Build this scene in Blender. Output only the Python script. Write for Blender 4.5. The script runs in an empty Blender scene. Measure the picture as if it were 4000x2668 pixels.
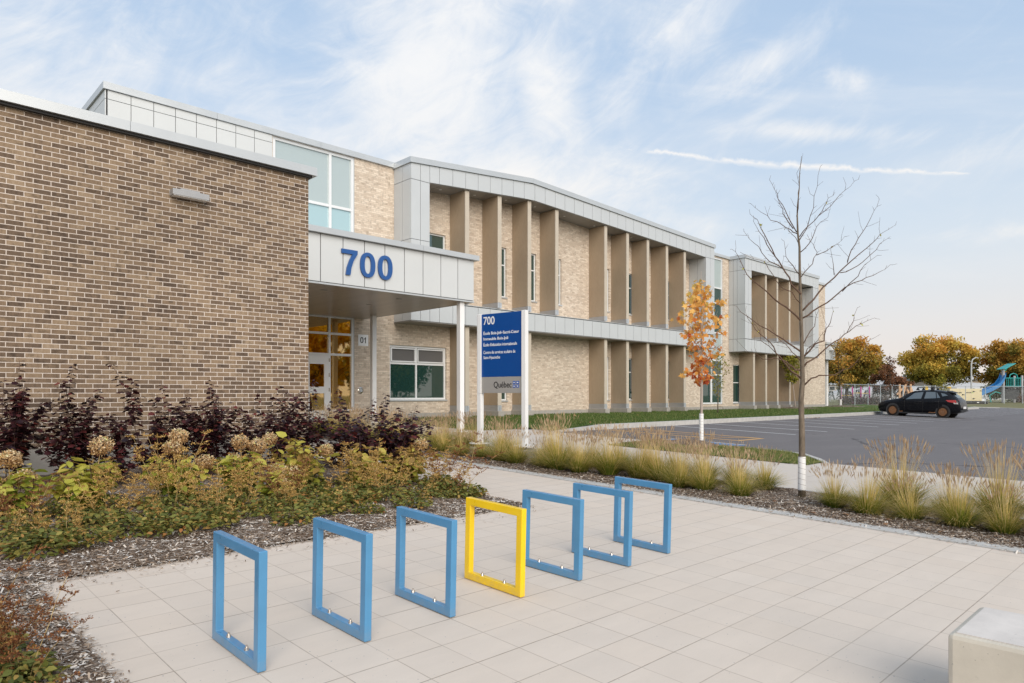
import bpy, bmesh, math, random
import numpy as np
from mathutils import Vector, Matrix
random.seed(7); RNG = np.random.default_rng(11)
R = math.radians
scene = bpy.context.scene
COL = scene.collection

# ------------------------------------------------------------------ camera
YAW = 46.188
cam_d = bpy.data.cameras.new('camera'); cam = bpy.data.objects.new('camera', cam_d); COL.objects.link(cam)
cam_d.sensor_width = 36.0; cam_d.lens = 24.0; cam_d.shift_y = 0.05275
cam_d.clip_start = 0.05; cam_d.clip_end = 3000
cam.location = (0, 0, 1.5); cam.rotation_euler = (R(90), 0, R(YAW - 90))
scene.camera = cam
scene.render.resolution_x = 1024; scene.render.resolution_y = 683

# ------------------------------------------------------------------ world and sun
SUN_AZ = R(-112)      # direction the light comes from, measured from +X
SUN_EL = R(30)
world = bpy.data.worlds.new("World"); scene.world = world; world.use_nodes = True
def build_world():
    nt = world.node_tree; N = nt.nodes; Lk = nt.links
    for n in list(N): N.remove(n)
    out = N.new('ShaderNodeOutputWorld'); bg = N.new('ShaderNodeBackground')
    Lk.new(bg.outputs[0], out.inputs[0])
    sky = N.new('ShaderNodeTexSky'); sky.sky_type = 'NISHITA'; sky.sun_disc = False
    sky.sun_elevation = SUN_EL; sky.sun_rotation = math.pi/2 - SUN_AZ
    sky.altitude = 50; sky.air_density = 1.0; sky.dust_density = 1.6; sky.ozone_density = 1.6
    bg.inputs['Strength'].default_value = 0.11
    tc = N.new('ShaderNodeTexCoord')
    sep = N.new('ShaderNodeSeparateXYZ'); Lk.new(tc.outputs['Generated'], sep.inputs[0])
    def M(op, a, b=None, c=None, clamp=False):
        n = N.new('ShaderNodeMath'); n.operation = op; n.use_clamp = clamp
        for i, v in enumerate((a, b, c)):
            if v is None: continue
            if isinstance(v, (int, float)): n.inputs[i].default_value = v
            else: Lk.new(v, n.inputs[i])
        return n.outputs[0]
    x, y, z = sep.outputs
    az = M('ARCTAN2', y, x)                       # azimuth, radians
    el = M('ARCSINE', z)
    def mixc(f, a, b):
        n = N.new('ShaderNodeMix'); n.data_type = 'RGBA'
        for s, v in ((n.inputs[0], f), (n.inputs[6], a), (n.inputs[7], b)):
            if isinstance(v, (int, float)): s.default_value = v
            elif isinstance(v, tuple): s.default_value = v
            else: Lk.new(v, s)
        return n.outputs[2]
    def comb(a, b, c=0.0):
        n = N.new('ShaderNodeCombineXYZ')
        for i, v in enumerate((a, b, c)):
            if isinstance(v, (int, float)): n.inputs[i].default_value = v
            else: Lk.new(v, n.inputs[i])
        return n.outputs[0]
    def noise(vec, sc, det, rough, dist=0.0):
        n = N.new('ShaderNodeTexNoise'); n.inputs['Scale'].default_value = sc; n.inputs['Detail'].default_value = det
        n.inputs['Roughness'].default_value = rough; n.inputs['Distortion'].default_value = dist
        Lk.new(vec, n.inputs['Vector']); return n.outputs['Fac']
    def sstep(v, a, b):
        n = N.new('ShaderNodeMapRange'); n.interpolation_type = 'SMOOTHSTEP'
        Lk.new(v, n.inputs[0]); n.inputs[1].default_value = a; n.inputs[2].default_value = b
        return n.outputs[0]
    def gauss(a0, e0, wa, we, rot=0.0):
        ca, sa = math.cos(rot), math.sin(rot)
        da = M('SUBTRACT', az, a0); de = M('SUBTRACT', el, e0)
        p = M('ADD', M('MULTIPLY', da, ca), M('MULTIPLY', de, sa)); q = M('SUBTRACT', M('MULTIPLY', de, ca), M('MULTIPLY', da, sa))
        p = M('DIVIDE', p, wa); q = M('DIVIDE', q, we)
        s = M('ADD', M('MULTIPLY', p, p), M('MULTIPLY', q, q))
        return M('POWER', 2.718, M('MULTIPLY', s, -1.0))
    # directions of single clouds: pixel-free angles, azimuth from +X (left is larger), elevation up
    A0 = R(YAW)
    def AE(u, w):      # tangent plane ratios -> azimuth, elevation
        return A0 - math.atan(u), math.atan(w/math.sqrt(1+u*u))
    # wispy streaks: stretched, tilted coordinates
    def streak(rot, sx, sy, sc, det, rough, dist, off):
        ca, sa = math.cos(rot), math.sin(rot)
        p = M('ADD', M('MULTIPLY', az, ca*sx), M('MULTIPLY', el, sa*sx)); q = M('SUBTRACT', M('MULTIPLY', el, ca*sy), M('MULTIPLY', az, sa*sy))
        return noise(comb(p, q, off), sc, det, rough, dist)
    wisp = streak(R(-30), 1.0, 2.0, 3.4, 12, 0.62, 1.3, 3.1)
    wisp2 = streak(R(10), 1.0, 4.0, 2.6, 8, 0.6, 0.6, 9.7)
    fine = streak(R(-25), 1.0, 2.2, 8.0, 10, 0.66, 1.8, 1.7)
    soft = streak(R(0), 1.0, 1.6, 1.5, 4, 0.5, 0.3, 5.5)
    amt = None
    spots = [  # u, w, wa, we, rot, gain
        (-0.13, 0.45, 0.13, 0.24, R(20), 1.05), (-0.24, 0.30, 0.24, 0.14, R(0), 0.85), (0.05, 0.44, 0.05, 0.10, R(-25), 0.75), (-0.02, 0.30, 0.22, 0.075, R(4), .95),
        (0.36, 0.485, 0.10, 0.026, R(-14), 0.62), (0.49, 0.465, 0.035, 0.018, R(25), .6), (0.45, 0.385, 0.14, 0.013, R(10), .55), (0.36, 0.41, 0.05, 0.012, R(-25), .45), (0.27, 0.56, 0.10, 0.05, R(-35), .6),
        (0.15, 0.42, 0.05, 0.04, R(-20), .4), (-0.72, 0.40, 0.35, 0.22, R(0), .5), (0.75, 0.38, 0.10, 0.03, R(-25), .45), (0.72, 0.24, 0.10, 0.012, R(0), .4), (0.2, 0.25, 0.25, 0.03, R(5), .35)]
    for u, w, wa, we, rot, g in spots:
        a0, e0 = AE(u, w)
        v = M('MULTIPLY', gauss(a0, e0, wa, we, rot), g)
        amt = v if amt is None else M('MAXIMUM', amt, v)
    dens = M('ADD', M('MULTIPLY', wisp, 0.6), M('MULTIPLY', fine, 0.4))
    c1 = sstep(M('ADD', dens, M('MULTIPLY', amt, 0.42)), 0.50, 0.98)
    c2 = M('MULTIPLY', sstep(wisp2, 0.44, 0.85), 0.30)
    c3 = M('MULTIPLY', sstep(soft, 0.42, 0.78), 0.22)
    cl = M('ADD', M('MULTIPLY', c1, 0.86), M('ADD', c2, c3), clamp=True)
    # contrail
    a1, e1 = AE(0.13, 0.368); a2, e2 = AE(0.68, 0.325)
    t = M('DIVIDE', M('SUBTRACT', a1, az), a1 - a2)
    line = M('ADD', M('MULTIPLY', t, e2 - e1), e1)
    nz = streak(0, 1, 1, 22.0, 6, 0.65, 0.5, 2.2)
    off = M('ABSOLUTE', M('SUBTRACT', M('SUBTRACT', el, line), M('MULTIPLY', M('SUBTRACT', nz, .5), .02)))
    wid = M('ADD', 0.003, M('MULTIPLY', M('MULTIPLY', t, M('SUBTRACT', 1.0, t)), 0.011))
    ct = M('SUBTRACT', 1.0, M('DIVIDE', off, wid), clamp=True)
    ct = M('MULTIPLY', ct, M('MULTIPLY', sstep(t, 0.0, 0.12), M('SUBTRACT', 1.0, sstep(t, 0.97, 1.0))))
    ct = M('MULTIPLY', M('MULTIPLY', ct, sstep(nz, .25, .6)), 0.9)
    cl = M('MAXIMUM', cl, ct)
    # haze towards the horizon
    hz = M('SUBTRACT', 1.0, sstep(el, -0.02, 0.50))
    base = mixc(0.80, sky.outputs[0], (4.1, 5.35, 7.0, 1))
    hzc = mixc(sstep(el, 0.0, 0.24), (6.9, 6.0, 5.3, 1), (6.45, 6.75, 6.75, 1))
    base = mixc(M('MULTIPLY', hz, 0.86), base, hzc)
    warm = mixc(sstep(el, 0.05, .5), (7.5, 7.15, 6.75, 1), (7.5, 7.45, 7.4, 1))
    fin = mixc(cl, base, warm)
    Lk.new(fin, bg.inputs['Color'])
build_world()
sl = bpy.data.lights.new('sun', 'SUN'); sun = bpy.data.objects.new('sun', sl); COL.objects.link(sun)
sl.energy = 2.7; sl.angle = R(55); sl.color = (1.0, 0.91, 0.79)
sd = Vector((math.cos(SUN_AZ)*math.cos(SUN_EL), math.sin(SUN_AZ)*math.cos(SUN_EL), math.sin(SUN_EL)))
sun.rotation_euler = (-sd).to_track_quat('-Z', 'Y').to_euler(); sun.location = sd*50
vs = scene.view_settings; vs.view_transform = 'Standard'; vs.look = 'None'; vs.exposure = 0.25; vs.gamma = 1.0
try: vs.use_curve_mapping = False
except Exception: pass

# ------------------------------------------------------------------ material helpers
class NT:
    def __init__(s, name):
        s.m = bpy.data.materials.new(name); s.m.use_nodes = True
        s.t = s.m.node_tree; s.N = s.t.nodes; s.L = s.t.links
        s.b = s.N['Principled BSDF']; s.out = s.N['Material Output']
    def n(s, ty, **kw):
        nd = s.N.new(ty)
        for k, v in kw.items(): setattr(nd, k, v)
        return nd
    def put(s, sock, v):
        if isinstance(v, bpy.types.NodeSocket): s.L.new(v, sock)
        elif isinstance(v, (tuple, list)): sock.default_value = tuple(v) + ((1,) if len(v) == 3 and len(sock.default_value) == 4 else ())
        else: sock.default_value = v
    def math(s, op, a, b=None, c=None, clamp=False):
        nd = s.n('ShaderNodeMath', operation=op, use_clamp=clamp)
        for i, v in enumerate((a, b, c)):
            if v is not None: s.put(nd.inputs[i], v)
        return nd.outputs[0]
    def mix(s, f, a, b, mode='MIX'):
        nd = s.n('ShaderNodeMix', data_type='RGBA', blend_type=mode)
        s.put(nd.inputs[0], f); s.put(nd.inputs[6], a); s.put(nd.inputs[7], b); return nd.outputs[2]
    def pos(s): return s.n('ShaderNodeNewGeometry').outputs['Position']
    def obj(s): return s.n('ShaderNodeTexCoord').outputs['Object']
    def sep(s, v):
        nd = s.n('ShaderNodeSeparateXYZ'); s.put(nd.inputs[0], v); return nd.outputs
    def comb(s, a, b, c=0.0):
        nd = s.n('ShaderNodeCombineXYZ')
        for i, v in enumerate((a, b, c)): s.put(nd.inputs[i], v)
        return nd.outputs[0]
    def scale(s, v, sc):
        nd = s.n('ShaderNodeMapping'); s.put(nd.inputs[0], v); nd.inputs['Scale'].default_value = sc; return nd.outputs[0]
    def noise(s, v, sc, det=4, rough=.5, dist=0.0):
        nd = s.n('ShaderNodeTexNoise'); s.put(nd.inputs['Vector'], v); nd.inputs['Scale'].default_value = sc
        nd.inputs['Detail'].default_value = det; nd.inputs['Roughness'].default_value = rough; nd.inputs['Distortion'].default_value = dist
        return nd.outputs['Fac']
    def white(s, v):
        nd = s.n('ShaderNodeTexWhiteNoise', noise_dimensions='3D'); s.put(nd.inputs['Vector'], v); return nd.outputs['Value']
    def ramp(s, f, stops, interp='LINEAR'):
        nd = s.n('ShaderNodeValToRGB'); s.put(nd.inputs[0], f); cr = nd.color_ramp; cr.interpolation = interp
        while len(cr.elements) < len(stops): cr.elements.new(.5)
        for e, (p, c) in zip(cr.elements, stops):
            e.position = p; e.color = tuple(c) + (1,)
        return nd.outputs[0]
    def rng(s, v, a, b, c=0.0, d=1.0, smooth=False):
        nd = s.n('ShaderNodeMapRange')
        if smooth: nd.interpolation_type = 'SMOOTHSTEP'
        for i, q in enumerate((v, a, b, c, d)): s.put(nd.inputs[i], q)
        return nd.outputs[0]
    def bump(s, h, strength=.3, dist=.01):
        nd = s.n('ShaderNodeBump'); nd.inputs['Strength'].default_value = strength; nd.inputs['Distance'].default_value = dist
        s.put(nd.inputs['Height'], h); s.L.new(nd.outputs[0], s.b.inputs['Normal'])
    def set(s, col=None, rough=None, metal=None, spec=None):
        if col is not None: s.put(s.b.inputs['Base Color'], col)
        if rough is not None: s.put(s.b.inputs['Roughness'], rough)
        if metal is not None: s.b.inputs['Metallic'].default_value = metal
        if spec is not None: s.b.inputs['Specular IOR Level'].default_value = spec
        return s.m

def simple(name, col, rough=.5, metal=0.0, var=.06, sc=6.0, spec=.5, bump=0.0):
    t = NT(name); p = t.obj()
    nz = t.noise(p, sc, 6, .6)
    c = t.mix(t.rng(nz, .3, .7), tuple(max(0, q*(1-var)) for q in col), tuple(min(1, q*(1+var)) for q in col))
    t.set(c, t.rng(nz, .2, .8, rough*.88, min(1, rough*1.12)), metal, spec)
    if bump: t.bump(t.noise(p, sc*12, 3), bump, .004)
    return t.m

def brick_mat(name, ramp, mortar, L=.2, H=.0667, jt=.010, edge=.35, bumpd=.006, tone=.12, soft=0.0015, mottle=.35):
    t = NT(name); X, Y, Z = t.sep(t.pos())
    u = t.math('ADD', X, Y)
    wob = t.math('MULTIPLY', t.math('SUBTRACT', t.noise(t.pos(), 38, 3, .6), .5), .0045)
    row = t.math('FLOOR', t.math('DIVIDE', Z, H))
    jit = t.math('MULTIPLY', t.math('SUBTRACT', t.white(t.comb(row, 7.3, 1.1)), .5), .018)
    sh = t.math('ADD', t.math('MULTIPLY', t.math('MODULO', row, 2.0), L*.5), jit)
    uu = t.math('ADD', u, sh)
    ci = t.math('FLOOR', t.math('DIVIDE', uu, L))
    fu = t.math('SUBTRACT', uu, t.math('MULTIPLY', ci, L)); fz = t.math('SUBTRACT', Z, t.math('MULTIPLY', row, H))
    du = t.math('MINIMUM', fu, t.math('SUBTRACT', L, fu)); dz = t.math('MINIMUM', fz, t.math('SUBTRACT', H, fz))
    d = t.math('ADD', t.math('MINIMUM', du, dz), wob)
    inb = t.rng(d, jt*.5 - soft, jt*.5 + soft, 0, 1, True)
    rnd = t.white(t.comb(ci, row, 3.0)); rnd2 = t.white(t.comb(ci, row, 8.0))
    n1 = t.noise(t.scale(t.pos(), (1, 1, .35)), 30, 5, .65)
    fac = t.math('ADD', t.math('MULTIPLY', rnd, 1-mottle), t.math('MULTIPLY', t.rng(n1, .25, .75), mottle))
    col = t.ramp(fac, ramp)
    dark = t.math('MULTIPLY', t.rng(t.math('ADD', t.noise(t.pos(), 9, 4, .6), t.math('MULTIPLY', rnd2, .25)), .68, .82), .45)
    col = t.mix(dark, col, tuple(q*.45 for q in ramp[0][1]))
    big = t.rng(t.noise(t.pos(), .55, 3, .5), .3, .7, 1-tone, 1+tone)
    mc = t.mix(t.noise(t.pos(), 60, 3), tuple(q*.86 for q in mortar), tuple(min(1, q*1.1) for q in mortar))
    c = t.mix(inb, mc, col)
    vm = t.n('ShaderNodeVectorMath', operation='SCALE'); t.put(vm.inputs[0], c); t.put(vm.inputs['Scale'], big)
    t.set(vm.outputs[0], .88, 0, .25)
    h = t.math('ADD', t.math('MULTIPLY', inb, 1.0), t.math('MULTIPLY', t.noise(t.pos(), 90, 4, .7), .35))
    t.bump(h, .55, bumpd)
    return t.m

M_BROWN = brick_mat('brown_brick', [(0, (.075, .053, .040)), (.25, (.135, .094, .066)), (.5, (.205, .142, .094)), (.75, (.275, .197, .130)), (1, (.37, .285, .205))], (.62, .54, .475), tone=.11, mottle=.36)
M_CREAM = brick_mat('cream_brick', [(0, (.50, .40, .315)), (.5, (.61, .51, .41)), (1, (.74, .645, .54))], (.45, .385, .31), jt=.009, tone=.06, soft=.003, bumpd=.0015, mottle=.25)
M_GREYBRICK = M_CREAM

def fin_mat():
    t = NT('wood_look_panel'); p = t.pos()
    g = t.noise(t.scale(p, (9, 9, .7)), 6, 6, .65, .6)
    g2 = t.noise(t.scale(p, (1, 1, .5)), 1.6, 3)
    c = t.ramp(t.math('ADD', t.math('MULTIPLY', g, .7), t.math('MULTIPLY', g2, .3)), [(.3, (.32, .24, .165)), (.55, (.39, .30, .21)), (.75, (.44, .345, .25))])
    t.set(c, .55, 0, .4); return t.m
M_FIN = fin_mat()
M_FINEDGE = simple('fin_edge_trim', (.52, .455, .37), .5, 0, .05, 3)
M_PANEL = simple('silver_metal_panel', (.55, .57, .58), .42, .15, .025, .8)
M_PANEL2 = simple('white_metal_panel', (.60, .615, .615), .42, .1, .02, .9)
M_COPING = simple('coping_flashing', (.54, .56, .57), .34, .35, .03, 1.5)
M_DARK = simple('dark_joint', (.03, .03, .032), .7)
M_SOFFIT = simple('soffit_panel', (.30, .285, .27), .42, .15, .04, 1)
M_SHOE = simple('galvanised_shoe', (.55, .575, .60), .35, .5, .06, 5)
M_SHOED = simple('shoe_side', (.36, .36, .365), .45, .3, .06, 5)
M_WHITE = simple('white_frame_paint', (.74, .75, .76), .35, .05, .02, 3)
M_WPOST = simple('white_post_paint', (.80, .795, .79), .4, .0, .02, 3)
M_BLIND = simple('window_blind_screen', (.115, .110, .108), .75, 0, .05, 20)

def soffit_wood():
    t = NT('canopy_soffit_slats'); X, Y, Z = t.sep(t.pos())
    k = t.math('DIVIDE', X, .11); fr = t.math('FRACT', k)
    gr = t.math('MINIMUM', fr, t.math('SUBTRACT', 1.0, fr))
    rnd = t.white(t.comb(t.math('FLOOR', k), 2.0, 5.0))
    g = t.noise(t.scale(t.pos(), (12, 1.2, 1)), 6, 5, .6)
    c = t.ramp(t.math('ADD', t.math('MULTIPLY', rnd, .35), t.math('MULTIPLY', g, .65)), [(.2, (.255, .205, .165)), (.8, (.35, .29, .235))])
    c = t.mix(t.rng(gr, .02, .06), (.05, .04, .035), c)
    t.set(c, .28, 0, .5); return t.m
M_SLAT = soffit_wood()

def concrete(name, col, sc=4.0, pit=.0):
    t = NT(name); p = t.pos()
    n = t.noise(p, sc, 8, .65); n2 = t.noise(p, .6, 3)
    c = t.mix(t.rng(n, .25, .75), tuple(q*.80 for q in col), tuple(min(1, q*1.12) for q in col))
    c = t.mix(t.math('MULTIPLY', t.rng(n2, .35, .7), .25), c, tuple(q*.8 for q in col))
    if pit:
        sp = t.rng(t.noise(p, 70, 2, .5), .70, .74)
        c = t.mix(t.math('MULTIPLY', sp, pit), c, tuple(q*.35 for q in col))
    t.set(c, .85, 0, .3); t.bump(t.noise(p, 60, 6, .7), .25, .004); return t.m
M_CONC = concrete('foundation_concrete', (.38, .355, .32))
M_KERB = concrete('kerb_concrete', (.50, .485, .46), 6)
M_BLOCK = concrete('bench_concrete', (.60, .545, .455), 3, .6)
M_BLOCKTOP = concrete('bench_top_concrete', (.66, .605, .555), 3, .25)

def paver_mat(name, S=.3065, ox=1.46-.3065*5, oy=3.36-.307*8, base=(.665, .575, .49), jw=.0037, big=False):
    t = NT(name); X, Y, Z = t.sep(t.pos())
    wx = t.math('MULTIPLY', t.math('SUBTRACT', t.noise(t.pos(), 1.7, 3), .5), .004)
    a = t.math('DIVIDE', t.math('ADD', t.math('SUBTRACT', X, ox), wx), S); b = t.math('DIVIDE', t.math('ADD', t.math('SUBTRACT', Y, oy), wx), S)
    ia = t.math('FLOOR', a); ib = t.math('FLOOR', b); fa = t.math('FRACT', a); fb = t.math('FRACT', b)
    da = t.math('MULTIPLY', t.math('MINIMUM', fa, t.math('SUBTRACT', 1.0, fa)), S); db = t.math('MULTIPLY', t.math('MINIMUM', fb, t.math('SUBTRACT', 1.0, fb)), S)
    va = t.white(t.comb(t.math('ROUND', a), ib, 4.0)); vb = t.white(t.comb(t.math('ROUND', b), t.math('FLOOR', t.math('DIVIDE', ia, 4)), 9.0))
    ja = t.math('SUBTRACT', 1.0, t.rng(da, jw*.25, jw*1.1, 0, 1)); jb = t.math('SUBTRACT', 1.0, t.rng(db, jw*.3, jw*1.25, 0, 1))
    ja = t.math('MULTIPLY', ja, t.rng(va, 0, 1, .30, .75)); jb = t.math('MULTIPLY', jb, t.rng(vb, 0, 1, .45, 1.0))
    j = t.math('MULTIPLY', t.math('MAXIMUM', ja, jb), t.rng(t.noise(t.pos(), 14, 4, .7), .25, .7, .55, 1.0))
    rnd = t.white(t.comb(ia, ib, 1.0)); rnd2 = t.white(t.comb(ia, ib, 6.0))
    c = t.mix(rnd, tuple(q*.975 for q in base), tuple(min(1, q*1.025) for q in base))
    c = t.mix(t.math('MULTIPLY', rnd2, .3), c, (base[0]*1.02, base[1]*.97, base[2]*.91))
    cloud = t.noise(t.scale(t.pos(), (1.0, 3.0, 1)), 1.8, 6, .65)
    c = t.mix(t.rng(cloud, .35, .75, 0, .32), c, tuple(q*.78 for q in base))
    grain = t.noise(t.pos(), 160, 3, .7)
    c = t.mix(t.rng(grain, .3, .7, 0, .16), c, tuple(q*.72 for q in base))
    vo = t.n('ShaderNodeTexVoronoi'); t.put(vo.inputs['Vector'], t.scale(t.pos(), (1, 1, .1))); vo.inputs['Scale'].default_value = 42
    sel = t.math('GREATER_THAN', t.sep(vo.outputs['Color'])[0], .80)
    szr = t.math('MULTIPLY', t.sep(vo.outputs['Color'])[1], .18)
    sp = t.math('MULTIPLY', sel, t.math('LESS_THAN', vo.outputs['Distance'], szr))
    sp = t.math('MULTIPLY', sp, t.rng(t.noise(t.pos(), .9, 3), .36, .56))
    c = t.mix(t.math('MULTIPLY', sp, .8), c, (.23, .23, .25))
    c = t.mix(j, c, (.17, .125, .085))
    t.set(c, .8, 0, .3)
    t.bump(t.math('ADD', t.math('SUBTRACT', 1.0, j), t.math('MULTIPLY', grain, .2)), .35, .004)
    return t.m
M_PAVER = paver_mat('plaza_pavers')
M_WALK = paver_mat('walkway_concrete', S=1.5, ox=.4, oy=.3, base=(.60, .535, .47), jw=.006)

def asphalt_mat():
    t = NT('asphalt'); p = t.pos()
    n = t.noise(p, 120, 4, .8); n2 = t.noise(t.scale(p, (1, .25, 1)), .55, 5, .55); n3 = t.noise(t.scale(p, (.3, 1.2, 1)), 1.2, 6, .6)
    c = t.mix(t.rng(n, .25, .75), (.115, .104, .104), (.205, .19, .19))
    c = t.mix(t.rng(n2, .42, .7, 0, .35), c, (.135, .122, .125)); c = t.mix(t.rng(n3, .5, .8, 0, .4), c, (.235, .215, .21))
    vo = t.n('ShaderNodeTexVoronoi'); t.put(vo.inputs['Vector'], t.scale(p, (1, .45, 1))); vo.inputs['Scale'].default_value = .7
    st = t.rng(t.math('ADD', vo.outputs['Distance'], t.math('MULTIPLY', t.noise(p, 5, 4), .12)), .11, .15, .35, 0)
    c = t.mix(st, c, (.075, .068, .068))
    cr = t.n('ShaderNodeTexVoronoi', feature='DISTANCE_TO_EDGE'); t.put(cr.inputs['Vector'], t.math('ADD', 0, 0) if False else t.scale(p, (1, 1, 1))); cr.inputs['Scale'].default_value = .11
    ck = t.math('LESS_THAN', t.math('ADD', cr.outputs['Distance'], t.math('MULTIPLY', t.math('SUBTRACT', t.noise(p, 2.2, 6, .7), .5), .05)), .0022)
    c = t.mix(t.math('MULTIPLY', ck, .7), c, (.045, .04, .04))
    t.set(c, .85, 0, .3); t.bump(n, .5, .006); return t.m
M_ASPH = asphalt_mat()

def ground_grass(name, a, b, c3, sc=1.0):
    t = NT(name); p = t.pos()
    n = t.noise(t.scale(p, (1, 1, .3)), 45*sc, 4, .8); n2 = t.noise(p, 1.1*sc, 5, .6); n3 = t.noise(p, 7*sc, 5, .7)
    c = t.mix(t.rng(n, .3, .7), a, b); c = t.mix(t.rng(n2, .4, .7, 0, .55), c, c3)
    c = t.mix(t.rng(n3, .55, .75, 0, .4), c, tuple(q*.55 for q in a))
    t.set(c, .9, 0, .2); t.bump(n, .9, .03); return t.m
M_LAWN = ground_grass('lawn_grass', (.06, .10, .022), (.105, .16, .04), (.14, .17, .06))
M_FIELD = ground_grass('field_grass', (.17, .155, .075), (.26, .225, .12), (.11, .14, .05), .5)

def mulch_mat():
    t = NT('mulch'); p = t.pos()
    vo = t.n('ShaderNodeTexVoronoi'); t.put(vo.inputs['Vector'], t.scale(p, (1, 1.7, .4))); vo.inputs['Scale'].default_value = 55
    r = t.sep(vo.outputs['Color'])[0]
    c = t.ramp(r, [(0, (.07, .045, .030)), (.4, (.16, .105, .07)), (.7, (.33, .25, .19)), (1, (.52, .46, .40))])
    n = t.noise(p, 3, 4)
    c = t.mix(t.rng(n, .4, .7, 0, .6), c, (.06, .042, .03))
    t.set(c, .95, 0, .2); t.bump(t.math('ADD', r, t.noise(p, 80, 3)), .9, .015); return t.m
M_MULCH = mulch_mat()

def attr_mat(name, stops, rough=.6, transl=.25, spec=.3, noise_amt=.0):
    """colour per leaf from a random value stored on each face"""
    t = NT(name); at = t.n('ShaderNodeAttribute', attribute_name='rnd')
    f = at.outputs['Fac']
    c = t.ramp(f, stops)
    t.set(c, rough, 0, spec)
    if transl:
        tr = t.n('ShaderNodeBsdfTranslucent'); t.put(tr.inputs[0], c)
        mx = t.n('ShaderNodeMixShader'); mx.inputs[0].default_value = transl
        t.L.new(t.b.outputs[0], mx.inputs[1]); t.L.new(tr.outputs[0], mx.inputs[2]); t.L.new(mx.outputs[0], t.out.inputs[0])
    return t.m
M_CHIPS = attr_mat('mulch_chips', [(0, (.09, .06, .042)), (.25, (.20, .135, .09)), (.5, (.38, .29, .215)), (.75, (.56, .49, .42)), (1, (.74, .70, .65))], .9, 0)
M_NINE = attr_mat('purple_leaf', [(0, (.014, .006, .009)), (.5, (.038, .014, .019)), (.85, (.085, .021, .024)), (1, (.17, .04, .032))], .45, .18, .35)
M_HYL = attr_mat('hydrangea_leaf', [(0, (.10, .15, .025)), (.35, (.22, .28, .04)), (.65, (.46, .45, .07)), (.88, (.62, .55, .11)), (1, (.36, .23, .07))], .5, .35)
M_HYF = attr_mat('hydrangea_floret', [(0, (.26, .13, .05)), (.35, (.50, .30, .13)), (.65, (.70, .50, .28)), (.85, (.80, .68, .48)), (1, (.62, .62, .26))], .8, .25)
M_ASTL = attr_mat('astilbe_leaf', [(0, (.075, .095, .022)), (.4, (.165, .18, .04)), (.7, (.29, .25, .06)), (.9, (.36, .21, .06)), (1, (.38, .14, .045))], .6, .2)
M_ASTP = attr_mat('astilbe_plume', [(0, (.26, .14, .04)), (.4, (.46, .27, .075)), (.75, (.62, .40, .13)), (1, (.70, .50, .21))], .8, .2)
M_ASTR = attr_mat('astilbe_plume_rust', [(0, (.09, .035, .018)), (.5, (.20, .075, .03)), (1, (.34, .15, .05))], .8, .15)
M_BLADE = attr_mat('ornamental_grass_blade', [(0, (.075, .125, .012)), (.3, (.17, .215, .025)), (.5, (.33, .32, .055)), (.7, (.62, .46, .13)), (1, (.80, .62, .31))], .6, .3)
M_SEED = attr_mat('grass_seed_head', [(0, (.30, .20, .12)), (.5, (.48, .34, .21)), (1, (.66, .51, .34))], .8, .2)
M_LAWNB = attr_mat('lawn_blade', [(0, (.045, .09, .016)), (.5, (.095, .155, .032)), (.85, (.17, .22, .06)), (1, (.36, .31, .15))], .6, .3)
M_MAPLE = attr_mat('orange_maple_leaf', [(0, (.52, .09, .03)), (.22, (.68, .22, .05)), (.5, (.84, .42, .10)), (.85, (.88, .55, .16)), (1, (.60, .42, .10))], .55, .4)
M_MAPR = attr_mat('red_maple_leaf', [(0, (.30, .04, .02)), (.5, (.48, .10, .03)), (1, (.66, .24, .05))], .55, .4)
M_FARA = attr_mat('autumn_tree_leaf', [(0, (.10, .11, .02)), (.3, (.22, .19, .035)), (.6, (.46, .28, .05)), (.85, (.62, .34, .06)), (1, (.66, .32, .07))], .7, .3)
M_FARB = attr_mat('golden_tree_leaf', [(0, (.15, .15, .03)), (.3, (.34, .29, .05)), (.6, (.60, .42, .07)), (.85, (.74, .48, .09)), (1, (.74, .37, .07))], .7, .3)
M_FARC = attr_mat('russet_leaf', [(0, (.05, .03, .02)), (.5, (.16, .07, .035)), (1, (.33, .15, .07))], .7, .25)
M_YELT = attr_mat('yellow_green_leaf', [(0, (.11, .13, .02)), (.5, (.26, .25, .03)), (1, (.48, .36, .05))], .7, .3)
M_GOLD = attr_mat('bright_gold_leaf', [(0, (.45, .25, .01)), (.5, (.75, .45, .02)), (1, (.85, .60, .05))], .7, .45)
M_HEDGE = attr_mat('purple_hedge_leaf', [(0, (.03, .02, .022)), (.5, (.10, .07, .065)), (.85, (.22, .16, .13)), (1, (.42, .35, .28))], .7, .2)
M_CONIF = attr_mat('conifer_leaf', [(0, (.012, .03, .012)), (1, (.04, .07, .03))], .8, .1)
M_DRYLEAF = attr_mat('fallen_leaf', [(0, (.20, .09, .04)), (1, (.48, .27, .14))], .8, .2)

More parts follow.
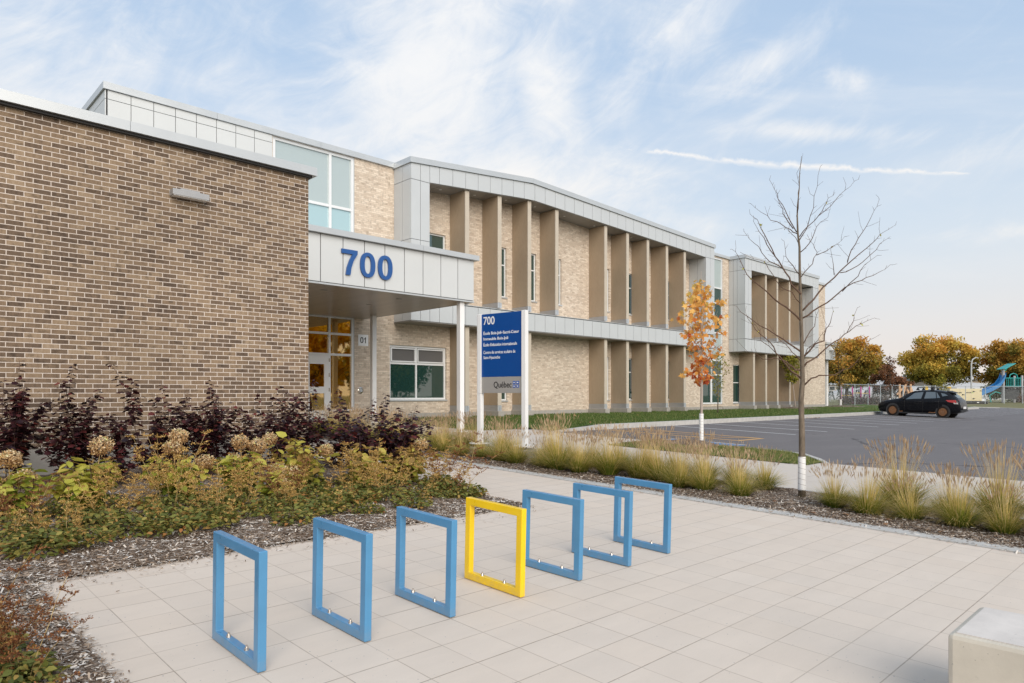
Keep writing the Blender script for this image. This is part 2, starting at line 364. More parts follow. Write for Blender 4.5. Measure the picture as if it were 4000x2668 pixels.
def bark(name, a, b, sc=18):
    t = NT(name); p = t.obj()
    n = t.noise(t.scale(p, (1, 1, .3)), sc, 6, .7)
    t.set(t.mix(t.rng(n, .3, .7), a, b), .85, 0, .2); t.bump(n, .6, .006); return t.m
M_BARK = bark('grey_brown_bark', (.085, .066, .048), (.23, .185, .14))
M_TWIG = bark('twig_bark', (.075, .045, .032), (.16, .10, .072))
M_PALEBARK = bark('pale_bark', (.30, .24, .20), (.48, .41, .36))
M_DKBARK = bark('dark_bark', (.04, .032, .026), (.10, .08, .06), 3)
M_STEM = simple('dark_stem', (.09, .05, .04), .7)
M_STEMY = simple('straw_stem', (.36, .25, .10), .7)
def guard_mat():
    t = NT('tree_guard_plastic'); X, Y, Z = t.sep(t.obj())
    ang = t.math('ARCTAN2', Y, X)
    s = t.math('FRACT', t.math('ADD', t.math('MULTIPLY', Z, 14.0), t.math('DIVIDE', ang, 6.2832)))
    c = t.mix(t.rng(s, .03, .07), (.16, .12, .10), (.80, .79, .78))
    t.set(c, .45); return t.m
M_GUARD = guard_mat()
def rackpaint(name, c):
    t = NT(name); n = t.noise(t.obj(), 260, 2, .5)
    k = t.mix(t.rng(t.noise(t.obj(), 5, 3), .3, .7), tuple(q*.93 for q in c), tuple(min(1, q*1.06) for q in c))
    sc = t.rng(t.noise(t.scale(t.pos(), (1, 3, 1)), 34, 6, .8), .66, .70)
    k = t.mix(t.math('MULTIPLY', sc, .4), k, tuple(min(1, q*1.5+.08) for q in c))
    dirt = t.math('MULTIPLY', t.rng(t.sep(t.obj())[2], .10, .0), t.rng(t.noise(t.obj(), 22, 5, .7), .35, .65))
    k = t.mix(t.math('MULTIPLY', dirt, .35), k, (.30, .26, .21))
    t.set(k, t.rng(t.noise(t.obj(), 14, 4), .3, .7, .26, .42), 0, .5)
    t.b.inputs['Coat Weight'].default_value = .25; t.bump(n, .12, .002); return t.m
M_RBLUE = rackpaint('blue_rack_paint', (.075, .255, .46)); M_RYEL = rackpaint('yellow_rack_paint', (.90, .58, .004))
M_STEEL = simple('stainless_bolt', (.62, .58, .54), .25, .9)
M_SIGNB = simple('sign_blue', (.002, .062, .27), .35, 0, .03, 2); M_SIGNG = simple('sign_grey', (.33, .315, .30), .45, 0, .03, 2)
M_SIGNW = simple('sign_white', (.82, .82, .82), .4); M_SIGNK = simple('sign_black', (.012, .012, .014), .4)
M_NUM = simple('numeral_blue', (.022, .092, .29), .35, .1, .03, 3)
M_FLAGB = simple('flag_blue', (.02, .10, .42), .4)

def glass(name, tint, gloss=.35, rough=.02, dark=None, refl=(.92, .95, .93)):
    t = NT(name)
    fr = t.n('ShaderNodeFresnel'); fr.inputs['IOR'].default_value = 1.6
    w = t.noise(t.pos(), 1.1, 2)
    bm = t.n('ShaderNodeBump'); bm.inputs['Strength'].default_value = .05; bm.inputs['Distance'].default_value = .03; t.put(bm.inputs['Height'], w)
    gl = t.n('ShaderNodeBsdfGlossy'); gl.inputs['Roughness'].default_value = rough; t.L.new(bm.outputs[0], gl.inputs['Normal'])
    gl.inputs['Color'].default_value = tuple(refl) + (1,)
    if dark is None:
        tr = t.n('ShaderNodeBsdfTransparent'); tr.inputs[0].default_value = tuple(tint) + (1,)
    else:
        tr = t.n('ShaderNodeBsdfDiffuse'); tr.inputs[0].default_value = tuple(dark) + (1,)
    mx = t.n('ShaderNodeMixShader'); f = t.math('MAXIMUM', fr.outputs[0], gloss)
    t.put(mx.inputs[0], f); t.L.new(tr.outputs[0], mx.inputs[1]); t.L.new(gl.outputs[0], mx.inputs[2]); t.L.new(mx.outputs[0], t.out.inputs[0])
    return t.m
M_GLASS = glass('window_glass', (.55, .62, .58), .28)
M_GLASSD = glass('door_glass_gold_reflection', (.85, .66, .28), .42, refl=(1.0, .80, .42))  # amber tint puts the golden tree reflection into the glass colour
M_GLASSG = glass('green_tinted_glass', (0, 0, 0), .16, .02, (.016, .050, .044))
M_GLASSP = glass('frosted_spandrel_glass', (0, 0, 0), .16, .12, (.40, .465, .465))
M_GLASSC = glass('pale_cyan_glass', (0, 0, 0), .22, .05, (.35, .51, .54))
M_CARG = glass('car_glass', (0, 0, 0), .22, .02, (.03, .035, .035))
M_OCHRE = simple('ochre_reflection_backing', (.62, .37, .07), .8); M_INT = simple('dark_interior', (.05, .06, .055), .9)  # ochre painted to strengthen the golden reflection in the entrance glass
M_TILEF = simple('interior_floor', (.22, .12, .06), .4)

# ------------------------------------------------------------------ mesh helpers
class MB:
    def __init__(s): s.v = []; s.f = []
    def quad(s, a, b, c, d):
        i = len(s.v); s.v += [tuple(a), tuple(b), tuple(c), tuple(d)]; s.f.append((i, i+1, i+2, i+3)); return s
    def poly(s, pts):
        i = len(s.v); s.v += [tuple(p) for p in pts]; s.f.append(tuple(range(i, i+len(pts)))); return s
    def box(s, x0, x1, y0, y1, z0, z1):
        return s.hexa([(x0,y0,z0),(x1,y0,z0),(x1,y1,z0),(x0,y1,z0)], [(x0,y0,z1),(x1,y0,z1),(x1,y1,z1),(x0,y1,z1)])
    def hexa(s, lo, hi):
        i = len(s.v); n = len(lo); s.v += [tuple(p) for p in lo] + [tuple(p) for p in hi]
        s.f.append(tuple(range(i+n-1, i-1, -1))); s.f.append(tuple(range(i+n, i+2*n)))
        for k in range(n): s.f.append((i+k, i+(k+1) % n, i+n+(k+1) % n, i+n+k))
        return s
    def prism(s, pts, z0, z1, zf=None):
        lo = [(p[0], p[1], z0 + (zf(p[0], p[1]) if zf else 0)) for p in pts]; hi = [(p[0], p[1], z1 + (zf(p[0], p[1]) if zf else 0)) for p in pts]
        return s.hexa(lo, hi)
    def tube(s, pts, rad, n=6, cap=True):
        pts = [Vector(p) for p in pts]
        if not isinstance(rad, (list, tuple)): rad = [rad]*len(pts)
        rings = []; up = Vector((0, 0, 1)); prev = None
        for k, p in enumerate(pts):
            d = (pts[min(k+1, len(pts)-1)] - pts[max(k-1, 0)])
            if d.length < 1e-7: d = Vector((0, 0, 1))
            d.normalize()
            a = (prev - d*prev.dot(d)) if prev is not None else d.cross(up)
            if a.length < 1e-4: a = d.cross(Vector((1, 0, 0)))
            a.normalize(); prev = a; b = d.cross(a)
            i = len(s.v)
            for q in range(n):
                t = 2*math.pi*q/n; s.v.append(tuple(p + (a*math.cos(t) + b*math.sin(t))*rad[k]))
            rings.append(i)
        for k in range(len(rings)-1):
            for q in range(n):
                s.f.append((rings[k]+q, rings[k]+(q+1) % n, rings[k+1]+(q+1) % n, rings[k+1]+q))
        if cap:
            s.f.append(tuple(rings[0]+q for q in range(n))[::-1]); s.f.append(tuple(rings[-1]+q for q in range(n)))
        return s
    def cyl(s, x, y, z0, z1, r, n=24, r1=None):
        return s.tube([(x, y, z0), (x, y, z1)], [r, r if r1 is None else r1], n)
    def build(s, name, mat, parent=None, smooth=False, bevel=0.0, loc=None):
        me = bpy.data.meshes.new(name); me.from_pydata(s.v, [], s.f); me.validate(); me.update()
        if smooth: me.shade_smooth()
        o = bpy.data.objects.new(name, me); COL.objects.link(o)
        for m in (mat if isinstance(mat, (list, tuple)) else [mat]): me.materials.append(m)
        if parent: o.parent = parent
        if loc: o.location = loc
        if bevel:
            b = o.modifiers.new('bevel', 'BEVEL'); b.width = bevel; b.segments = 2; b.limit_method = 'ANGLE'; b.angle_limit = R(50)
        return o

def tag(o, label=None, cat=None, group=None, kind=None):
    if label: o['label'] = label
    if cat: o['category'] = cat
    if group: o['group'] = group
    if kind: o['kind'] = kind
    return o
def empty(name, loc=(0, 0, 0), rz=0.0):
    o = bpy.data.objects.new(name, None); COL.objects.link(o); o.location = loc; o.rotation_euler = (0, 0, rz); o.empty_display_size = .2
    return o
def struct(o): o['kind'] = 'structure'; return o
def kids(o): return [c for c in bpy.data.objects if c.parent == o]
def copy_tree(o, kc=None, parent=None):
    c = o.copy(); COL.objects.link(c)
    if parent: c.parent = parent
    for ch in (kc[o.name] if kc and o.name in kc else kids(o)): copy_tree(ch, kc, c)
    return c
def raw(name, V, F, mat, parent=None, rnd=None, smooth=False):
    """V (n,3) array, F list of equal-sized faces as (m,k) array, rnd (m,)"""
    me = bpy.data.meshes.new(name); V = np.asarray(V, dtype=np.float32); F = np.asarray(F, dtype=np.int32); m, k = F.shape
    me.vertices.add(len(V)); me.vertices.foreach_set('co', V.ravel())
    me.loops.add(m*k); me.loops.foreach_set('vertex_index', F.ravel())
    me.polygons.add(m); me.polygons.foreach_set('loop_start', np.arange(m, dtype=np.int32)*k)
    try: me.polygons.foreach_set('loop_total', np.full(m, k, dtype=np.int32))
    except Exception: pass
    me.update(calc_edges=True)
    if rnd is not None:
        a = me.attributes.new('rnd', 'FLOAT', 'FACE'); a.data.foreach_set('value', np.asarray(rnd, dtype=np.float32))
    if smooth: me.shade_smooth()
    me.materials.append(mat)
    o = bpy.data.objects.new(name, me); COL.objects.link(o)
    if parent: o.parent = parent
    return o
def unit(a): return a/np.maximum(np.linalg.norm(a, axis=-1, keepdims=True), 1e-9)
def scatter(name, TV, TF, pos, dirs, nrm, size, mat, parent=None, rnd=None):
    """instances of a leaf template (x along dirs, z along nrm) merged into one mesh"""
    pos = np.asarray(pos, float); n = len(pos); TV = np.asarray(TV, float); TF = np.asarray(TF, int)
    X = unit(np.asarray(dirs, float)); Z = np.asarray(nrm, float); Z = unit(Z - X*(Z*X).sum(1, keepdims=True)); Y = np.cross(Z, X)
    size = np.broadcast_to(np.asarray(size, float).reshape(-1, 1, 1), (n, 1, 1))
    V = (TV[None, :, 0:1]*X[:, None] + TV[None, :, 1:2]*Y[:, None] + TV[None, :, 2:3]*Z[:, None])*size + pos[:, None]
    F = TF[None] + (np.arange(n)*len(TV))[:, None, None]
    r = RNG.random(n) if rnd is None else np.asarray(rnd)
    return raw(name, V.reshape(-1, 3), F.reshape(-1, TF.shape[1]), mat, parent, np.repeat(r, len(TF)))
def rdir(n, zb=0.0):
    v = RNG.normal(size=(n, 3)); v[:, 2] += zb; return unit(v)
LEAF_SIMPLE = ([(0, 0, 0), (.5, -.28, .04), (1, 0, -.10), (.5, .28, .04)], [(0, 1, 2, 3)])
LEAF_OVAL = ([(0, 0, 0), (.3, -.27, .05), (.68, -.24, .02), (1, 0, -.14), (.68, .24, .02), (.3, .27, .05), (.35, 0, -.01), (.7, 0, -.05)],
             [(0, 1, 6), (1, 2, 6), (2, 7, 6), (2, 3, 7), (3, 4, 7), (4, 6, 7), (4, 5, 6), (5, 0, 6)])
LEAF_LOBE = ([(0, 0, 0), (.22, -.40, .03), (.42, -.22, .0), (.62, -.34, -.04), (1, 0, -.16), (.62, .34, -.04), (.42, .22, 0), (.22, .40, .03), (.45, 0, -.03)],
             [(0, 1, 8), (1, 2, 8), (2, 3, 8), (3, 4, 8), (4, 5, 8), (5, 6, 8), (6, 7, 8), (7, 0, 8)])
LEAF_MAPLE = ([(0, 0, 0), (.10, -.42, .02), (.30, -.20, 0), (.48, -.52, -.02), (.60, -.17, -.03), (1, 0, -.12), (.60, .17, -.03), (.48, .52, -.02), (.30, .20, 0), (.10, .42, .02), (.4, 0, -.02)],
             [(0, 1, 10), (1, 2, 10), (2, 3, 10), (3, 4, 10), (4, 5, 10), (5, 6, 10), (6, 7, 10), (7, 8, 10), (8, 9, 10), (9, 0, 10)])

def text(name, body, mat, parent, origin, xdir, up, w, h, depth=.01, bold=0.0, shear=0.0):
    """flat lettering turned into a mesh and fitted to width w and height h; origin = lower left"""
    cu = bpy.data.curves.new(name, 'FONT'); cu.body = body; cu.extrude = .5; cu.offset = bold; cu.resolution_u = 4; cu.shear = shear
    o = bpy.data.objects.new(name, cu); COL.objects.link(o)
    bpy.context.view_layer.update()
    me = bpy.data.meshes.new_from_object(o.evaluated_get(bpy.context.evaluated_depsgraph_get()))
    bpy.data.objects.remove(o); bpy.data.curves.remove(cu)
    n = len(me.vertices); co = np.empty(n*3, np.float32); me.vertices.foreach_get('co', co); co = co.reshape(-1, 3)
    mn = co.min(0); mx = co.max(0); q = (co - mn)/np.maximum(mx - mn, 1e-6)
    xd = Vector(xdir).normalized(); ud = Vector(up).normalized(); nd = xd.cross(ud)
    P = np.array(origin)[None] + q[:, 0:1]*w*np.array(xd)[None] + q[:, 1:2]*h*np.array(ud)[None] + q[:, 2:3]*depth*np.array(nd)[None]
    me.vertices.foreach_set('co', P.astype(np.float32).ravel()); me.update(); me.name = name
    me.materials.clear(); me.materials.append(mat)
    ob = bpy.data.objects.new(name, me); COL.objects.link(ob)
    if parent: ob.parent = parent
    return ob

def sm(t): t = max(0, min(1, t)); return t*t*(3-2*t)
def gz(x, y):
    b = .03*min(max(y, -40), 23); t = sm((x-72)/8.0)
    return b*(1-t) + .55*t

# ================================================================== SETTING
def sheet(name, pts, mat, off=0.0, zf=gz, sub=None):
    """flat polygon laid on the ground surface"""
    mb = MB(); mb.poly([(x, y, zf(x, y)+off) for x, y in pts]); o = mb.build(name, mat); return struct(o)
def build_ground():
    xs = sorted(set([-300, -60, -20, 0, 20, 40, 60, 72] + [72+k for k in range(1, 9)] + [100, 140, 200, 320, 600, 1200, 2400]))
    ys = [-1500, -600, -200, -80, -40, -20, 0, 10, 23, 24, 40, 80, 160, 320, 700, 1600]
    V = []; F = []
    for x in xs:
        for y in ys: V.append((x, y, gz(x, y)-.035))
    n = len(ys)
    for i in range(len(xs)-1):
        for j in range(n-1): F.append((i*n+j, (i+1)*n+j, (i+1)*n+j+1, i*n+j+1))
    struct(raw('ground', V, F, M_FIELD))
build_ground()
# plaza, walkways, kerbs
sheet('plaza', [(.88, -12), (7.76, -12), (7.76, 21), (5.66, 21), (5.66, 11), (5.85, 11), (5.85, 5.8), (.88, 5.8)], M_PAVER)
sheet('walkway', [(9.85, -12), (14.6, -12), (14.35, -2), (14.1, 2.0), (13.95, 3.0), (13.8, 5.45), (13.05, 5.85), (13.0, 10.25), (15.0, 10.25), (15.0, 14.4), (14.7, 15.2), (13.2, 15.25), (13.1, 21), (7.76, 21), (7.76, 17.6), (9.85, 17.6)], M_WALK, .002)
arc = [(14.1, 2.0), (13.95, 3.0), (13.8, 5.45), (14.2, 5.84), (14.8, 6.42), (15.08, 7.1), (15.12, 10.25), (15.0, 10.3), (15.0, 13.8)]
def lot():
    # parking lot in strips, so that it follows the ground
    sheet('parking_lot', [(15.0, 13.8), (15.0, 10.3), (15.12, 10.25), (15.08, 7.1), (14.8, 6.42), (14.2, 5.84), (13.8, 5.45), (13.95, 3.0), (14.1, 2.0), (14.35, -2), (15.2, -38), (72, -38), (71.3, 11.7), (71.8, 13.5), (71.0, 15.0), (68.5, 15.0), (66.0, 13.8)], M_ASPH, -.004)
lot()
PL = bpy.data.objects['parking_lot']
def stripe(name, p, q, w, mat, off=.001):
    p = Vector((p[0], p[1], 0)); q = Vector((q[0], q[1], 0)); d = (q-p).normalized(); nn = Vector((-d.y, d.x, 0))*w/2
    mb = MB(); mb.poly([(a.x, a.y, gz(a.x, a.y)+off) for a in (p-nn, q-nn, q+nn, p+nn)]); return mb.build(name, mat, PL)
def paint(name, c, wear=.35):
    t = NT(name); n = t.noise(t.pos(), 40, 6, .75)
    t.set(t.mix(t.rng(n, .5, .72, 0, wear+.3), c, (.16, .145, .145)), .7); return t.m
M_LINE = paint('white_road_paint', (.74, .74, .74), .1); M_ORL = paint('orange_road_paint', (.70, .40, .14)); M_BLUEP = paint('blue_road_paint', (.07, .20, .42), .2)
for k in range(20):
    x = 21.15 + 2.49*k
    stripe('parking_line', (x, 13.72), (x, 9.25 + .012*k), .10, M_LINE)
for a, b in [((18.64, 13.72), (18.64, 9.13)), ((17.25, 13.64), (17.28, 9.15)), ((17.2, 9.12), (18.69, 9.12))]: stripe('hatch_line', a, b, .12, M_ORL)
for a, b in [((17.27, 13.5), (18.6, 12.0)), ((17.27, 12.0), (18.6, 10.5)), ((17.28, 10.6), (18.6, 9.2))]: stripe('hatch_line', a, b, .11, M_ORL, .005)
stripe('accessible_bay', (15.62, 8.3), (15.62, 10.38), 1.0, M_BLUEP, .001)
for a, b in [((16.14, 8.3), (16.14, 10.43)), ((15.13, 10.41), (16.14, 10.41))]: stripe('parking_line', a, b, .07, M_LINE, .005)
for k in range(8):
    a0, a1 = R(200+k*25), R(225+k*25)
    stripe('wheelchair_mark', (15.65+.28*math.cos(a0), 9.5+.28*math.sin(a0)), (15.65+.28*math.cos(a1), 9.5+.28*math.sin(a1)), .06, M_LINE, .005)

def kerb(name, pts, w, h, mat=M_KERB, base=-.08):
    """raised kerb following a line on the ground"""
    mb = MB(); P = [Vector((x, y, 0)) for x, y in pts]; L_ = []; R_ = []
    for i, p in enumerate(P):
        d = (P[min(i+1, len(P)-1)] - P[max(i-1, 0)]).normalized(); n = Vector((-d.y, d.x, 0))*w/2
        L_.append(p+n); R_.append(p-n)
    for i in range(len(P)-1):
        q = [R_[i], R_[i+1], L_[i+1], L_[i]]
        hh = [h[i] if isinstance(h, list) else h, h[i+1] if isinstance(h, list) else h]; hh = [hh[0], hh[1], hh[1], hh[0]]
        mb.hexa([(a.x, a.y, gz(a.x, a.y)+base) for a in q], [(a.x, a.y, gz(a.x, a.y)+c) for a, c in zip(q, hh)])
    o = mb.build(name, mat); return struct(o)
def seg(a, b, n): return [(a[0]+(b[0]-a[0])*i/n, a[1]+(b[1]-a[1])*i/n) for i in range(n+1)]
kerb('plaza_kerb', seg((7.88, -12), (7.88, 17.6), 12), .235, .012)
kerb('bed_kerb', seg((9.88, -12), (9.88, 17.6), 12), .07, .008)
kerb('parking_kerb', [(15.02, 14.9), (15.06, 13.88)] + seg((15.2, 13.88), (66, 13.88), 24) + [(68.6, 15.1), (71.0, 15.2)], .16, [.005, .02, .03] + [.155]*24 + [.12, .08])
kerb('island_kerb', [(15.19, 10.3), (15.2, 7.1), (14.87, 6.33), (14.24, 5.75), (13.72, 5.38)], .12, [.03, .045, .045, .03, .006])
kerb('far_kerb', [(71.0, 15.1), (71.95, 13.5), (71.5, 11.7), (72, 0), (72, -38)], .5, .05)

# lawns
def lawn_z(x, y): return .03*min(y, 23) + .15*sm((23.5-y)/9.0)*sm((x-15.15+1.95*sm((y-14.4)/1.6))/1.7)*sm((72.2-x)/4.0)*(sm((y-15.0)/1.2) if x > 66.3 else 1) if y > 13.9 else gz(x, y)
def gridsheet(name, x0, x1, y0, y1, nx, ny, zf, mat, inside=None):
    V = []; F = []
    for i in range(nx+1):
        for j in range(ny+1):
            x = x0+(x1-x0)*i/nx; y = y0+(y1-y0)*j/ny; V.append((x, y, zf(x, y)))
    for i in range(nx):
        for j in range(ny):
            if inside and not inside((x0+(x1-x0)*(i+.5)/nx), (y0+(y1-y0)*(j+.5)/ny)): continue
            a = i*(ny+1)+j; F.append((a, a+ny+1, a+ny+2, a+1))
    return struct(raw(name, V, F, mat, smooth=True))
gridsheet('lawn', 13.2, 72, 13.95, 23, 240, 30, lambda x, y: lawn_z(x, y)-.006 + .012*math.sin(x*1.3)*math.sin(y*2.1), M_LAWN,
          lambda x, y: (x > 15.2 or y > 15.3) and not (x < 53.2 and y > 21) and not (x > 66.2 and y < 15.25))
def isl_z(x, y): return gz(x, y) + .05*sm(min(x-13.0, 15.15-x)/.5)*sm((y-5.4)/.8)*sm((10.3-y)/.6) + .015
gridsheet('island_lawn', 13.02, 15.14, 5.5, 10.26, 20, 44, isl_z, M_LAWN,
          lambda x, y: not (y < 7.1 and x > 13.75 + (y-5.45)*.85) and not (y < 5.85 and x < 13.1))
def mound(name, cx, cy, r, h, zf, n=22):
    V = [(cx, cy, zf(cx, cy)+h)]; F = []; rr = [.35, .7, .9, 1.0]; hh = [.9, .45, .15, -.03]
    for k, (a, b) in enumerate(zip(rr, hh)):
        for q in range(n):
            t = 2*math.pi*q/n; j = 1+.12*math.sin(3*t+cx)+.06*math.sin(7*t)
            x = cx+r*a*math.cos(t)*j; y = cy+r*a*math.sin(t)*j; V.append((x, y, zf(x, y)+h*b + (.004 if b > 0 else -.012)))
    mb = MB(); mb.v = V
    for q in range(n): mb.f.append((0, 1+q, 1+(q+1) % n))
    for k in range(3):
        for q in range(n): mb.f.append((1+k*n+q, 1+(k+1)*n+q, 1+(k+1)*n+(q+1) % n, 1+k*n+(q+1) % n))
    return struct(mb.build(name, M_MULCH, smooth=True))
mound('mulch_ring', 15.0-.35, 8.9, .75, .10, isl_z)
mound('mulch_ring', 44.7, 19.4, 1.3, .10, lawn_z)
mound('mulch_ring', 54.9, 20.3, 1.5, .10, lawn_z)
mound('mulch_ring', 65.0, 20.2, 1.6, .10, lawn_z)
# planting beds
def bed1_z(x, y):
    e = min(max(0, .9-x if y < 5.8 else 9), 9) if x < .88 else 9
    t = sm((y-5.8)/5.2) if x > .88 else max(sm((y-5.8)/5.2), 0)
    n = .014*math.sin(x*7.1+math.sin(y*5))*math.sin(y*6.3+1) + .009*math.sin(x*17+y*13)
    edge = sm(min((y-5.78) if x > .88 else 9, (.88-x) if y < 5.8 else 9, (5.85-x) if x > .88 else 9)/.25)
    return .03*y + .012 + .07*t + (.03+n)*edge
gridsheet('planting_bed', -6, .90, -4, 5.80, 90, 110, bed1_z, M_MULCH)
gridsheet('planting_bed', -6, 5.87, 5.80, 11.0, 160, 80, bed1_z, M_MULCH)
def bed2_z(x, y):
    n = .014*math.sin(x*9.1+math.sin(y*4))*math.sin(y*5.3+1) + .008*math.sin(x*19+y*15)
    e = sm(min(x-8.0, 9.86-x)/.25)
    return .03*y + .004 + (.028+n)*e
gridsheet('planting_bed', 7.99, 9.87, -6, 17.6, 24, 260, bed2_z, M_MULCH)

def chips(name, n, sampler, zf, smin, smax, bias=0.0):
    P = np.array([sampler() for _ in range(n)]); z = np.array([zf(x, y) for x, y in P])
    pos = np.column_stack([P, z + .002 + RNG.random(n)*.010])
    d = RNG.normal(size=(n, 3)); d[:, 2] *= .22; nr = RNG.normal(size=(n, 3))*.35; nr[:, 2] += 1
    TV = [(-.5, -.13, 0), (.5, -.09, .03), (.46, .12, .05), (-.45, .14, 0)]; TF = [(0, 1, 2, 3)]
    r = np.clip(RNG.random(n)**.9 + bias, 0, 1)
    return scatter(name, TV, TF, pos, d, nr, smin + (smax-smin)*RNG.random(n)**2.2, M_CHIPS, None, r)
def s_bed1():
    while True:
        if random.random() < .42: x, y = random.uniform(-1.6, .97), random.uniform(2.9, 5.9); ok = x < .90+random.gauss(0, .035) or y > 5.8
        else: x, y = random.uniform(-2, 5.9), min(5.72+abs(random.gauss(0, 1.5)), 10.8); ok = y > 5.785+random.gauss(0, .035) and x < 5.87+random.gauss(0, .03)
        if ok: return x, y
def s_bed2():
    while True:
        y = random.uniform(0, 14) if random.random() < .8 else random.uniform(.8, 6)
        x = 7.93+abs(random.gauss(0, .55))
        if random.random() < .05: x = random.uniform(7.72, 8.0)
        if x < 9.9: return x, y
tag(chips('bark_mulch', 66000, s_bed1, bed1_z, .015, .054), 'shredded bark mulch chips spread over the planting beds', 'mulch', kind='stuff')
tag(chips('bark_mulch', 32000, s_bed2, bed2_z, .016, .052, -.08), 'shredded bark mulch chips in the grass strip', 'mulch', kind='stuff')

def s_edge():
    t = random.random()
    if t < .5: return random.uniform(.8, 5.85), 5.775+random.gauss(0, .022)-abs(random.gauss(0, .012))
    if t < .75: return .885+random.gauss(0, .03)+abs(random.gauss(0, .02)), random.uniform(3.0, 5.8)
    if t < .9: return 7.98+random.gauss(0, .05), random.uniform(0, 9)
    return random.uniform(.9, 5.9), 5.74-abs(random.gauss(0, .18))
tag(chips('stray_mulch', 4200, s_edge, lambda x, y: gz(x, y)+.002, .012, .042), 'stray bark chips spilled over the paving along the bed edges', 'mulch', kind='stuff')
# lawn blades
M_ISLB = attr_mat('pale_lawn_blade', [(0, (.09, .12, .025)), (.5, (.19, .22, .06)), (.8, (.34, .32, .12)), (1, (.48, .40, .20))], .7, .3)
def blades(name, n, sampler, zf, hmin, hmax, w, mat=None):
    P = np.array([sampler() for _ in range(n)]); z = np.array([zf(x, y) for x, y in P])
    pos = np.column_stack([P, z-.008]); d = RNG.normal(size=(n, 3))*.45; d[:, 2] = 1
    nr = RNG.normal(size=(n, 3)); nr[:, 2] = 0
    TV = [(0, -.5*w, 0), (0, .5*w, 0), (1, 0, .25)]
    return scatter(name, TV, [(0, 1, 2)], pos, d, nr, hmin+(hmax-hmin)*RNG.random(n), mat or M_LAWNB)
def s_lawn():
    while True:
        x = 13.3 + abs(random.gauss(0, 17)); y = random.uniform(13.97, 20.9)
        if x < 15.2 and y < 15.32: continue
        if x < 70: return x, y
def s_isl():
    while True:
        x, y = random.uniform(13.02, 15.15), random.uniform(5.5, 10.25)
        if y < 7.1 and x > 13.78+(y-5.45)*.85: continue
        if math.hypot(x-14.65, y-8.9) < .68: continue
        return x, y
tag(blades('lawn_blades', 60000, s_lawn, lambda x, y: lawn_z(x, y), .05, .10, .22), 'short green grass of the lawn along the school facade', 'grass', kind='stuff')
tag(blades('lawn_blades', 16000, s_isl, isl_z, .03, .075, .16, M_ISLB), 'short grass on the small island beside the parking lot', 'grass', kind='stuff')

# ================================================================== BUILDINGS
W = 21.0
def wall_holes(mb, X0, X1, Z0, Z1, Y, holes, depth=.18):
    xs = sorted(set([X0, X1]+[h[0] for h in holes]+[h[1] for h in holes])); zs = sorted(set([Z0, Z1]+[h[2] for h in holes]+[h[3] for h in holes]))
    xs = [x for x in xs if X0 <= x <= X1]; zs = [z for z in zs if Z0 <= z <= Z1]
    for i in range(len(xs)-1):
        for j in range(len(zs)-1):
            cx = (xs[i]+xs[i+1])/2; cz = (zs[j]+zs[j+1])/2
            if any(h[0] < cx < h[1] and h[2] < cz < h[3] for h in holes): continue
            mb.quad((xs[i], Y, zs[j]), (xs[i+1], Y, zs[j]), (xs[i+1], Y, zs[j+1]), (xs[i], Y, zs[j+1]))
    for a, b, c, d in holes:
        mb.quad((a, Y, c), (a, Y, d), (a, Y+depth, d), (a, Y+depth, c)); mb.quad((b, Y, d), (b, Y, c), (b, Y+depth, c), (b, Y+depth, d))
        mb.quad((a, Y, d), (b, Y, d), (b, Y+depth, d), (a, Y+depth, d)); mb.quad((b, Y, c), (a, Y, c), (a, Y+depth, c), (b, Y+depth, c))

school = tag(empty('school_building', (14, 21, .6)), 'long two storey school of cream brick with silver metal portal frames and wood coloured fins', 'building')
SB = Matrix.Translation((14, 21, .6)).inverted()
def part(mb, name, mat, parent=school, **kw):
    o = mb.build(name, mat, None, **kw); o.parent = parent
    o.matrix_parent_inverse = Matrix.Translation((14, 21, .6)).inverted() if parent is school else Matrix.Identity(4)
    return o
def sub(mb, name, mat, parent, **kw):
    o = mb.build(name, mat, None, **kw); o.parent = parent; return o
CWA = (9.57, 12.53, .92, 9.79); CWB = (35.36, 37.83, .98, 9.75)
slits_up = [(15.2, 16.56), (18.78, 19.82), (20.58, 21.62), (22.28, 23.28), (25.92, 26.80), (27.95, 28.92), (31.45, 32.35)]
slits_lo = [(18.90, 19.86), (25.92, 26.80), (27.95, 28.92), (31.45, 32.35)]
f2_up = [(40.6, 41.80)]; f2_lo = [(39.1, 40.06)]
holes = [CWA, CWB] + [(a, b, 5.64, 7.73) for a, b in slits_up] + [(a, b, 1.29, 3.40) for a, b in slits_lo] + [(a, b, 5.70, 7.73) for a, b in f2_up] + [(a, b, 1.05, 3.42) for a, b in f2_lo] + [(13.985, 16.60, 1.29, 3.36)]
mb = MB(); wall_holes(mb, 9.54, 53.17, .84, 9.83, W, holes)
mb.quad((53.17, W, .84), (53.17, 46, .84), (53.17, 46, 9.83), (53.17, W, 9.83))
part(mb, 'wall', M_CREAM)
mb = MB(); mb.box(4.87, 53.1, 22.6, 46, .5, 9.78); part(mb, 'inner_block', M_DARK)
mb = MB()
for a, b in [(5.66, 10.6), (12.56, 35.3), (37.86, 53.19)]: mb.box(a, b, W-.012, W+.3, .35, .838)
mb.box(10.6, 12.56, W+.05, W+.3, .35, .915); mb.box(35.3, 37.86, W+.03, W+.3, .35, .975)
part(mb, 'foundation', M_CONC)
mb = MB()
for a, b in [(4.79, 7.8), (7.806, 11.2), (11.206, 14.16), (35.0, 38.55), (49.35, 53.25)]:
    mb = MB(); mb.box(a, b, W-.09, W+.25, 9.80 if a < 30 else 9.83, 9.99)
    if a == 4.79: mb.box(4.79, 5.04, W+.255, 46, 9.80, 9.99)
    if a == 49.35: mb.box(53.0, 53.25, W+.255, 46, 9.83, 9.99)
    part(mb, 'coping', M_COPING)
